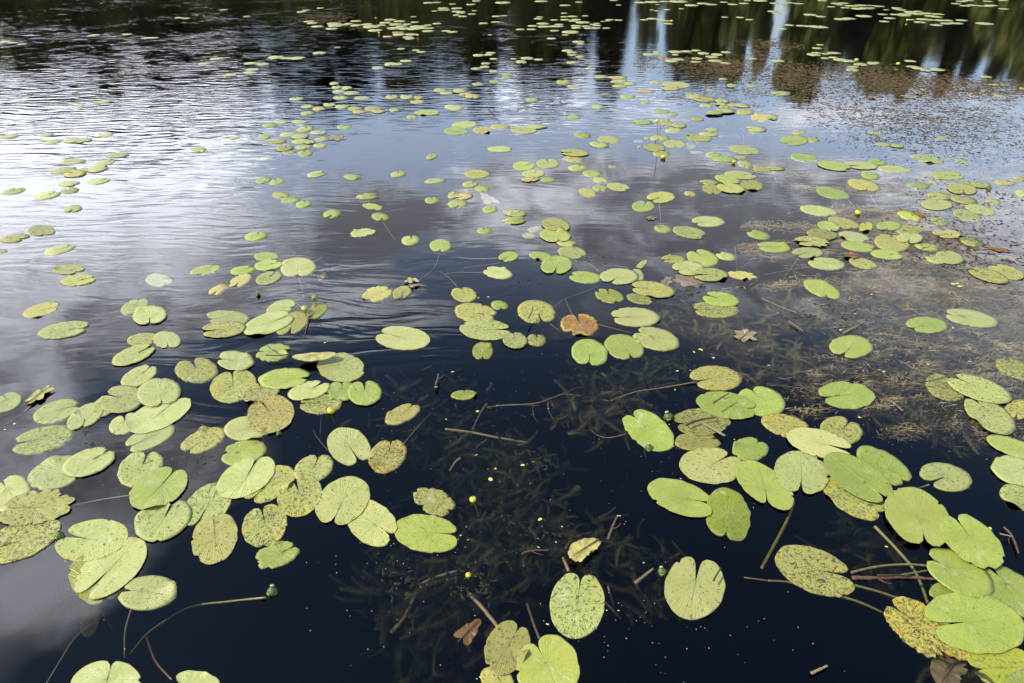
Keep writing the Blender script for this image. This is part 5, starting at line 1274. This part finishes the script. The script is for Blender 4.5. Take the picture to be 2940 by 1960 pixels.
    if A > 0.05:
        v, f = tube([(-A * 1.0, 0, 0.003), (0, 0, 0.006), (A * 0.8, 0, 0.004)], 0.0028, 0.001, 5); mesh('leaf_vein', v, f, M_TWIG['b'], o)

# ------------------------------------------------------------------ drowned pondweed, weed tips, duckweed, bubbles
def weed_patches():
    rs = np.random.RandomState(8)
    # prototype plume: a bent stem with whorls of fine needles
    protos = []
    for p in range(6):
        V, F = [], []; L = 1.0; nW = 26; bend = rs.uniform(-1.4, 1.4)
        for w in range(nW):
            s = w / nW; cx = s * L; cy = bend * s * s * 0.5; cz = 0.10 * math.sin(s * 3 + p); R0 = 0.17 * (1 - 0.45 * s) * rs.uniform(.8, 1.2)
            for k in range(12):
                a = 2 * math.pi * k / 12 + rs.uniform(0, .6); dx = 0.035 + 0.03 * rs.rand()
                ty_, tz_ = math.cos(a) * R0, math.sin(a) * R0; n = len(V); wd = 0.010
                V += [(cx, cy - wd, cz), (cx, cy + wd, cz), (cx + dx, cy + ty_, cz + tz_)]; F.append((n, n + 1, n + 2))
            n = len(V); s2 = (w + 1) / nW; V += [(cx, cy - .005, cz), (cx, cy + .005, cz), (s2 * L, bend * s2 * s2 * .5 + .004, 0.10 * math.sin(s2 * 3 + p))]; F.append((n, n + 1, n + 2))
        protos.append((np.array(V), np.array(F)))
    out = {}
    for (x, y, rx, ry, n, z0, z1, c) in [(-0.32, 1.75, 0.26, 0.22, 70.0, -22.0, -2.0, 'd'), (-0.13, 1.9, 0.19, 0.15, 46.0, -14.0, 0.0, 'd'), (-0.22, 1.55, 0.19, 0.15, 30.0, -28.0, -5.0, 'd'), (0.16, 1.89, 0.21, 0.18, 56.0, -16.0, -1.0, 'd'), (0.35, 1.88, 0.15, 0.12, 28.0, -14.0, -1.0, 'd'), (0.56, 1.78, 0.11, 0.1, 16.0, -12.0, -1.0, 'd'), (-0.4, 2.83, 0.37, 0.39, 66.0, -26.0, -2.0, 'd'), (-0.18, 2.34, 0.26, 0.27, 70.0, -24.0, -2.0, 'd'), (0.08, 2.34, 0.21, 0.27, 60.0, -18.0, 0.0, 'd'), (0.44, 3.01, 0.25, 0.26, 40.0, -22.0, -3.0, 'd'), (0.45, 2.82, 0.26, 0.18, 30.0, -16.0, -3.0, 'b'), (0.82, 3.11, 0.19, 0.18, 36.0, -10.0, 0.0, 'd'), (1.65, 3.22, 0.39, 0.24, 60.0, -14.0, 0.0, 'b'), (2.28, 3.19, 0.38, 0.24, 80.0, -8.0, 0.0, 'b'), (2.12, 2.87, 0.3, 0.28, 70.0, -16.0, 0.0, 'b'), (2.64, 3.06, 0.24, 0.24, 50.0, -10.0, 0.0, 'b'), (2.48, 3.95, 0.44, 0.34, 90.0, -12.0, 0.0, 'd'), (2.82, 4.05, 0.41, 0.34, 120.0, -3.0, 0.0, 't'), (2.83, 3.8, 0.39, 0.28, 110.0, -3.0, 0.0, 't'), (2.12, 3.6, 0.38, 0.26, 80.0, -8.0, 0.0, 'b'), (2.89, 3.54, 0.28, 0.21, 70.0, -4.0, 0.0, 'b'), (3.23, 3.95, 0.24, 0.34, 60.0, -5.0, 0.0, 'b'), (1.93, 3.73, 0.21, 0.22, 36.0, -8.0, 0.0, 'b'), (3.59, 4.91, 0.35, 0.51, 40.0, -4.0, 0.0, 't'), (2.93, 4.42, 0.26, 0.23, 34.0, -6.0, 0.0, 'b'), (1.55, 1.88, 0.16, 0.17, 20.0, -18.0, -2.0, 'd'), (1.56, 1.32, 0.1, 0.05, 14.0, -10.0, -1.0, 'd'), (1.14, 3.73, 0.29, 0.22, 24.0, -8.0, 0.0, 'b'), (1.39, 3.53, 0.2, 0.18, 30.0, -8.0, 0.0, 'b'), (-2.17, 2.44, 0.26, 0.2, 12.0, -20.0, -4.0, 'd')]:
        main = rs.uniform(0, 6.28)
        heads = [(rs.uniform(-1, 1), rs.uniform(-1, 1)) for _ in range(max(4, int(n / 5)))]
        for i in range(int(n * {'d': 2.6, 'b': 4.0, 't': 4.0}[c])):
            hx, hy = heads[rs.randint(len(heads))] if rs.rand() < .8 else (rs.uniform(-1, 1), rs.uniform(-1, 1))
            X, Y = x + rx * hx * .8 + rs.normal(0, .06), y + ry * hy * .8 + rs.normal(0, .045); Z = rs.uniform(z0, z1) / 100 - 0.004
            V, F = protos[rs.randint(6)]; L = rs.uniform(0.05, 0.17); th = rs.uniform(0, 6.28); el = rs.uniform(-.1, .45) if Z < -0.04 else rs.uniform(-.25, .05)
            v = V * L; v = v * np.array([1, 1.0, 1.0])
            ce, se = math.cos(el), math.sin(el); v = np.stack([v[:, 0] * ce - v[:, 2] * se, v[:, 1], v[:, 0] * se + v[:, 2] * ce], 1)
            c_, s_ = math.cos(th), math.sin(th); v = np.stack([v[:, 0] * c_ - v[:, 1] * s_ + X, v[:, 0] * s_ + v[:, 1] * c_ + Y, v[:, 2] + Z], 1)
            v[:, 2] = np.minimum(v[:, 2], -0.001 - 0.002 * rs.rand())
            L_ = out.setdefault(c, [[], [], 0]); L_[0].append(v); L_[1].append(F + L_[2]); L_[2] += len(v)
    names = {'d': 'hornwort', 'b': 'pondweed', 't': 'silted_pondweed'}
    for c, L_ in out.items():
        o = fast_mesh(names[c], np.concatenate(L_[0]), np.concatenate(L_[1]), 3, M_WEED[c]); o['kind'] = 'stuff'
        o['label'] = {'d': 'dark feathery hornwort under the black water', 'b': 'brown pondweed drowned on the right', 't': 'pale silted pondweed just under the surface'}[c]
weed_patches()
def silt():
    rs = np.random.RandomState(21); V, F = [], []
    for (x, y, rx, ry, dens, z0) in [(3.9, 3.55, 1.7, 0.62, 1.3, -.03), (3.6, 4.7, 1.6, .9, 1.0, -.03), (4.9, 5.6, 2.0, 1.1, .8, -.02), (2.9, 3.4, .9, .35, .9, -.04), (2.7, 2.9, 1.2, .42, .8, -.07), (3.3, 4.0, 1.6, .5, .5, -.05), (3.2, 3.15, 1.2, 0.35, .5, -.05), (4.6, 5.0, 1.8, .7, .30, -.03), (6.3, 8.2, 4.2, 1.7, .42, -.02), (2.2, 3.0, .8, .25, .35, -.07), (2.9, 2.6, .7, .2, .3, -.05), (5.3, 6.2, 2.4, 1.0, .3, -.025)]:
        n = int(26000 * dens * min(rx * ry, 3.0) / 1.2)
        cl = [(rs.normal(0, .45), rs.normal(0, .45), rs.uniform(.02, .14), rs.normal(.2, .5)) for _ in range(int(60 * rx))]
        for i in range(int(n * 1.0)):
            q = cl[rs.randint(len(cl))]; du = rs.normal(0, q[2]); u = q[0] + du; v = q[1] + rs.normal(0, q[2] * .35) + du * q[3] * .5
            if u * u + v * v > 1.4: continue
            s = rs.uniform(.003, .011) * (1 + y * .07); a = rs.uniform(0, 6.28) if rs.rand() < .5 else rs.normal(.3, .5); el = rs.uniform(1.0, 4.0)
            c_, s_ = math.cos(a) * s * el, math.sin(a) * s * el; px_, py_ = -math.sin(a) * s * .35, math.cos(a) * s * .35
            X, Y, Z = x + u * rx, y + v * ry, z0 * rs.rand() - .0015; k = len(V)
            V += [(X - c_, Y - s_, Z), (X + px_, Y + py_, Z + .001), (X + c_, Y + s_, Z - .003 * rs.rand()), (X - px_, Y - py_, Z)]; F.append((k, k + 1, k + 2, k + 3))
    o = fast_mesh('silted_algae', V, F, 4, M_SILT); o['kind'] = 'stuff'; o['label'] = 'brown silt and algae hanging just under the surface'
silt()
def tips():
    rs = np.random.RandomState(12); acc = {}
    # low lump of 5 faces
    base = np.array([(1, 0, 0), (.3, .8, 0), (-.9, .5, 0), (-.8, -.6, 0), (.4, -.9, 0), (0, 0, .8)]); F = np.array([(0, 1, 5), (1, 2, 5), (2, 3, 5), (3, 4, 5), (4, 0, 5)])
    for (x, y, rx, ry, n, c) in [(4.77, 10.34, 1.88, 1.33, 7000.0, 'm'), (6.35, 9.76, 1.05, 0.76, 1800.0, 'm'), (3.24, 11.37, 1.19, 0.92, 2600.0, 'm'), (6.12, 9.89, 1.06, 0.78, 2400.0, 'm'), (4.38, 12.23, 0.37, 0.57, 400.0, 'm'), (4.62, 13.15, 0.51, 0.65, 700.0, 'm'), (-4.14, 16.48, 0.62, 0.98, 900.0, 'm'), (-2.99, 15.11, 0.71, 0.56, 350.0, 'm'), (4.95, 8.74, 1.35, 0.95, 2200.0, 'm'), (4.52, 7.39, 1.06, 0.95, 1200.0, 'k'), (4.84, 8.02, 1.26, 1.0, 1500.0, 'm'), (2.71, 9.27, 0.71, 0.7, 500.0, 'm'), (3.45, 4.82, 0.5, 0.59, 500.0, 'm'), (3.98, 5.6, 0.49, 0.75, 420.0, 'k'), (3.17, 4.44, 0.33, 0.45, 260.0, 'k'), (1.18, 3.94, 0.19, 0.19, 130.0, 'k'), (0.55, 4.46, 0.2, 0.16, 50.0, 'k'), (2.25, 2.73, 0.23, 0.12, 260.0, 'k'), (0.11, 4.09, 0.12, 0.09, 50.0, 'k'), (-2.06, 2.52, 0.26, 0.13, 36.0, 'k'), (-1.42, 2.36, 0.13, 0.07, 14.0, 'k'), (-0.44, 1.67, 0.08, 0.15, 24.0, 'k'), (0.13, 1.93, 0.13, 0.12, 40.0, 'k'), (-0.15, 1.69, 0.11, 0.1, 50.0, 'k'), (0.92, 3.16, 0.16, 0.14, 70.0, 'k'), (0.08, 2.38, 0.15, 0.12, 60.0, 'k'), (1.95, 3.69, 0.23, 0.21, 130.0, 'k')]:
        n = int(n * (1.4 if (c == 'k' and y > 4) else 1.1))
        # clumped distribution
        cl = [(rs.normal(0, .6), rs.normal(0, .5), rs.uniform(.05, .22)) for _ in range(max(8, n // 22))]
        for i in range(n):
            if rs.rand() < 0.6: q = cl[rs.randint(len(cl))]; u, v_ = q[0] + rs.normal(0, q[2]), q[1] + rs.normal(0, q[2] * .6)
            else: u, v_ = rs.normal(0, .55), rs.normal(0, .5)
            if u * u + v_ * v_ > 1.3: continue
            s = rs.uniform(.004, .011) * (1.0 if y < 4.5 else 1.15) if c == 'k' else rs.uniform(.008, .026); an = rs.uniform(0, 6.28)
            b_ = base * np.array([s * rs.uniform(1, 2.2), s * rs.uniform(.35, .7) if c == 'm' else s * .6, s * (.28 if c == 'm' else .6)])
            ca, sa = math.cos(an), math.sin(an)
            v = np.stack([b_[:, 0] * ca - b_[:, 1] * sa + x + u * rx, b_[:, 0] * sa + b_[:, 1] * ca + y + v_ * ry, b_[:, 2] - 0.0008], 1)
            L_ = acc.setdefault(c, [[], [], 0]); L_[0].append(v); L_[1].append(F + L_[2]); L_[2] += 6
    for c, L_ in acc.items():
        o = fast_mesh('weed_mat' if c == 'm' else 'weed_tips', np.concatenate(L_[0]), np.concatenate(L_[1]), 3, M_SCUM if c == 'm' else M_DARKTIP); o['kind'] = 'stuff'
        o['label'] = 'brown mat of weed breaking the surface far right' if c == 'm' else 'tiny dark weed tips poking through the water'
tips()
def duckweed():
    V, F = [], []
    for (x, y, r) in [(-0.329, 3.075, 0.009), (-0.407, 2.94, 0.0076), (-0.175, 2.733, 0.0111), (-0.331, 2.666, 0.0071), (-0.17, 2.404, 0.0056), (-0.092, 2.242, 0.0209), (-0.077, 2.312, 0.0065), (1.05, 3.275, 0.0107), (1.093, 3.298, 0.0139), (1.148, 3.214, 0.0106), (0.917, 3.083, 0.0103), (0.868, 2.913, 0.0064), (0.901, 2.956, 0.0053), (0.991, 3.091, 0.006), (0.187, 2.753, 0.0045), (0.05, 2.335, 0.0096), (0.099, 2.358, 0.004), (0.759, 2.248, 0.0064), (0.771, 2.467, 0.0068), (1.078, 2.514, 0.0047), (0.784, 2.628, 0.0038), (0.118, 2.007, 0.0101), (0.209, 1.967, 0.005), (0.106, 1.906, 0.0036), (0.179, 1.886, 0.004), (0.107, 1.859, 0.0057), (0.455, 2.03, 0.0092), (0.518, 1.782, 0.0056), (0.35, 1.569, 0.004), (0.392, 1.567, 0.0036), (0.13, 1.511, 0.0067), (0.48, 1.994, 0.0032), (0.319, 1.838, 0.01), (-0.191, 1.966, 0.0045), (-0.209, 1.921, 0.0049), (-0.18, 1.897, 0.0044), (-0.105, 1.31, 0.0066), (-0.118, 1.304, 0.0044), (1.385, 1.715, 0.0063), (1.513, 1.863, 0.007), (1.986, 1.959, 0.0104), (1.442, 3.138, 0.0067), (1.432, 2.836, 0.0057), (1.583, 2.788, 0.0056), (2.042, 3.098, 0.0085), (2.057, 3.079, 0.0102), (1.755, 2.684, 0.0093), (2.339, 3.151, 0.0092), (2.592, 3.176, 0.0105), (2.382, 3.96, 0.0101), (1.901, 3.899, 0.0085), (1.935, 3.874, 0.0071), (2.165, 3.706, 0.0082), (1.993, 3.512, 0.0112), (2.022, 3.585, 0.0054), (1.677, 3.713, 0.0076), (2.419, 3.697, 0.0075), (2.803, 4.308, 0.01), (2.688, 3.538, 0.0113), (3.003, 4.101, 0.0185), (3.014, 4.067, 0.022), (3.026, 4.109, 0.0148), (3.038, 4.07, 0.0184), (-2.48, 2.632, 0.0098), (-2.504, 2.588, 0.007), (-1.102, 3.373, 0.0077), (-0.219, 3.913, 0.0093), (-0.159, 3.925, 0.0093), (1.407, 3.491, 0.0263), (1.395, 3.424, 0.0292), (1.351, 3.479, 0.0098)]:
        for k in range(rnd.randint(2, 5)):
            cx, cy, rr = x + rnd.uniform(-1, 1) * r * .7, y + rnd.uniform(-1, 1) * r * .5, r * rnd.uniform(.35, .6); n = len(V)
            V += [(cx + rr * math.cos(a * math.pi / 4), cy + rr * .8 * math.sin(a * math.pi / 4), 0.0022) for a in range(8)] + [(cx, cy, 0.0035)]
            F += [(n + a, n + (a + 1) % 8, n + 8) for a in range(8)]
    o = mesh('duckweed', V, F, M_DUCK); o['kind'] = 'stuff'; o['label'] = 'specks of yellow green duckweed'
duckweed()
def dust():
    rs = np.random.RandomState(77); V, F = [], []
    for i in range(1000):
        if i < 600: q = [(-.35, 1.9, .5, .45), (.5, 1.55, .5, .25), (.9, 2.3, .6, .3), (1.9, 2.6, .8, .25), (-1.6, 2.4, .7, .3), (-.2, 2.8, .7, .3)][rs.randint(6)]; X, Y = rs.normal(q[0], q[2] * .5), rs.normal(q[1], q[3] * .5)
        else: X, Y = rs.uniform(-3.5, 3.5), rs.uniform(1.1, 5.5)
        s = rs.uniform(.0007, .0022); a = rs.uniform(0, 3.1); k = len(V)
        V += [(X + s * math.cos(a + j * 1.2566), Y + s * math.sin(a + j * 1.2566), .0012) for j in range(5)]; F += [(k, k + 1, k + 2, k + 3, k + 4)]
    o = fast_mesh('pollen', V, F, 5, plain('pale_pollen', (0.22, 0.19, 0.10), (0.42, 0.38, 0.24), 30)); o['kind'] = 'stuff'; o['label'] = 'fine pollen and seed specks floating on the water'
dust()

# ------------------------------------------------------------------ trees on the far bank (they show as reflections)
M_NEEDLE = plain('spruce_needles', (0.045,0.045,0.012), (0.15,0.14,0.028), 0.3, 0.6, 0)
M_BROAD = plain('broad_leaves', (0.07,0.08,0.010), (0.20,0.19,0.025), 0.3, 0.6, 0)
M_BARK = plain('pine_bark', (0.09,0.055,0.035), (0.16,0.10,0.065), 3, 0.8, 0.2)
M_BIRCH = plain('birch_bark', (0.30,0.29,0.26), (0.12,0.11,0.10), 2.2, 0.7, 0.1)
def crown_conifer(seed, Hh, Rr):
    rs = np.random.RandomState(seed); V, F = [], []
    n = 3400
    for i in range(n):
        s = rs.rand() ** 0.75; z = Hh * (0.10 + 0.90 * (1 - s)); rad = Rr * s * (0.75 + 0.25 * math.sin(z * 5)) * (0.35 + 0.65 * rs.rand() ** .5)
        a = rs.uniform(0, 6.28); c = np.array([rad * math.cos(a), rad * math.sin(a), z - 0.25 * rad])
        sz = rs.uniform(.18, .46); d = np.array([math.cos(a), math.sin(a), -0.35]) * sz * 1.6; t_ = np.array([-math.sin(a), math.cos(a), rs.uniform(-.4, .4)]) * sz * .6
        k = len(V); V += [c - t_, c + t_, c + d]; F.append((k, k + 1, k + 2))
    return V, F
def crown_broad(seed, Hh, Rr):
    rs = np.random.RandomState(seed); V, F = [], []
    cl = [(rs.normal(0, Rr * .42), rs.normal(0, Rr * .42), Hh * rs.uniform(.30, .95), rs.uniform(.3, .6) * Rr) for _ in range(26)]
    for i in range(5200):
        q = cl[rs.randint(26)]; p = rs.normal(0, 1, 3); p /= np.linalg.norm(p); p *= q[3] * rs.rand() ** .33
        c = np.array([q[0], q[1], q[2]]) + p; a = rs.normal(0, 1, 3); a /= np.linalg.norm(a); b_ = np.cross(a, rs.normal(0, 1, 3)); b_ /= np.linalg.norm(b_)
        s = rs.uniform(.2, .45); k = len(V); V += [c - a * s * .6, c + b_ * s * .6, c + a * s * .6, c - b_ * s * .6]; F.append((k, k + 1, k + 2, k + 3))
    return V, F
protoT = []
for s, (kind, Hh, Rr) in enumerate([('c', 10, 1.9), ('c', 9.0, 2.1), ('b', 8.6, 2.2), ('b', 9.6, 2.0), ('c', 10.6, 1.6)]):
    V, F = (crown_conifer if kind == 'c' else crown_broad)(s + 1, Hh, Rr)
    cm = bpy.data.meshes.new('crown'); cm.from_pydata([tuple(v) for v in V], [], F); cm.materials.append(M_NEEDLE if kind == 'c' else M_BROAD)
    v, f = tube([(0, 0, -0.6), (0.06, 0.05, Hh * .45), (0, 0, Hh * .93)], 0.17 if kind == 'c' else 0.13, 0.03, 8)
    tm = bpy.data.meshes.new('trunk'); tm.from_pydata([tuple(p) for p in v], [], f); tm.shade_smooth(); tm.materials.append(M_BARK if kind == 'c' else M_BIRCH)
    protoT.append((kind, Hh, cm, tm))
rt = random.Random(5)
GAPS = [(9.5,1.9),(16.6,2.6)]
xs = []; x = -62.0
while x < 66:
    x += rt.uniform(0.9, 1.7)
    if not any(abs(x - g0) < gw for g0, gw in GAPS): xs.append((x, rt.uniform(49, 54)))
x = -80.0
while x < 84:
    x += rt.uniform(2.2, 3.6); 
    if not any(abs(x * 0.86 - g0) < gw * 0.9 for g0, gw in GAPS): xs.append((x, rt.uniform(57, 64)))
x = -95.0
while x < 100:
    x += rt.uniform(2.2, 4.2)
    if not any(abs(x * 0.743 - g0) < gw * 0.75 for g0, gw in GAPS): xs.append((x, rt.uniform(66, 74)))
x = -70.0
while x < -9:
    x += rt.uniform(1.2, 2.2); xs.append((x, rt.uniform(55, 58)))
SLIM = [(16.0, 56.0), (18.4, 54.0), (15.6, 50.5), (17.3, 53.0), (9.9, 55.0), (9.2, 51.0)]
for i, (x, y) in enumerate(xs + SLIM):
    kd, Hh, cm, tm = protoT[rt.choice([0, 1, 4, 0, 4, 2, 3] if x < 14 else [0, 2, 3, 2, 4, 3])]
    e = bpy.data.objects.new('spruce_tree' if kd == 'c' else 'birch_tree', None); col.objects.link(e)
    sc = (rt.uniform(0.82, 1.1) if x > -9 else rt.uniform(1.0, 1.16)) * (1.2 if y > 64 else 1.0) * (0.95 if y < 55 else 1.05); e.location = (x, y, 0.2); e.scale = (sc, sc, sc) if x > -9 else (sc * 1.35, sc * 1.35, sc); e.rotation_euler = (0, 0, rt.uniform(0, 6.28))
    if (x, y) in SLIM: e.scale = (0.3, 0.3, 0.9)
    for nm, me in (('crown', cm), ('trunk', tm)):
        c_ = bpy.data.objects.new(nm, me); col.objects.link(c_); c_.parent = e
    tag(e, ('dark spruce' if kd == 'c' else 'leafy birch with a pale trunk') + ' on the far bank mirrored in the pond', 'tree', 'spruces along the far bank' if kd == 'c' else 'birches along the far bank')
def brush():
    rs = np.random.RandomState(2); V, F = [], []
    for i in range(22000):
        x = rs.uniform(-70, 72); y = rs.uniform(47.5, 50.5); z = rs.rand() ** 1.2 * (2.6 + 1.0 * math.sin(x * .7) + .8 * math.sin(x * 1.9) + (2.2 if x < 4 else 0)) + .2
        a = rs.normal(0, 1, 3); a /= np.linalg.norm(a); b_ = np.cross(a, rs.normal(0, 1, 3)); b_ /= np.linalg.norm(b_); s = rs.uniform(.15, .38)
        c = np.array([x, y, z]); k = len(V); V += [c - a * s, c + b_ * s * .5, c + a * s]; F.append((k, k + 1, k + 2))
    o = fast_mesh('undergrowth', V, F, 3, M_BROAD); o['kind'] = 'stuff'; o['label'] = 'low green bushes along the far bank'
brush()
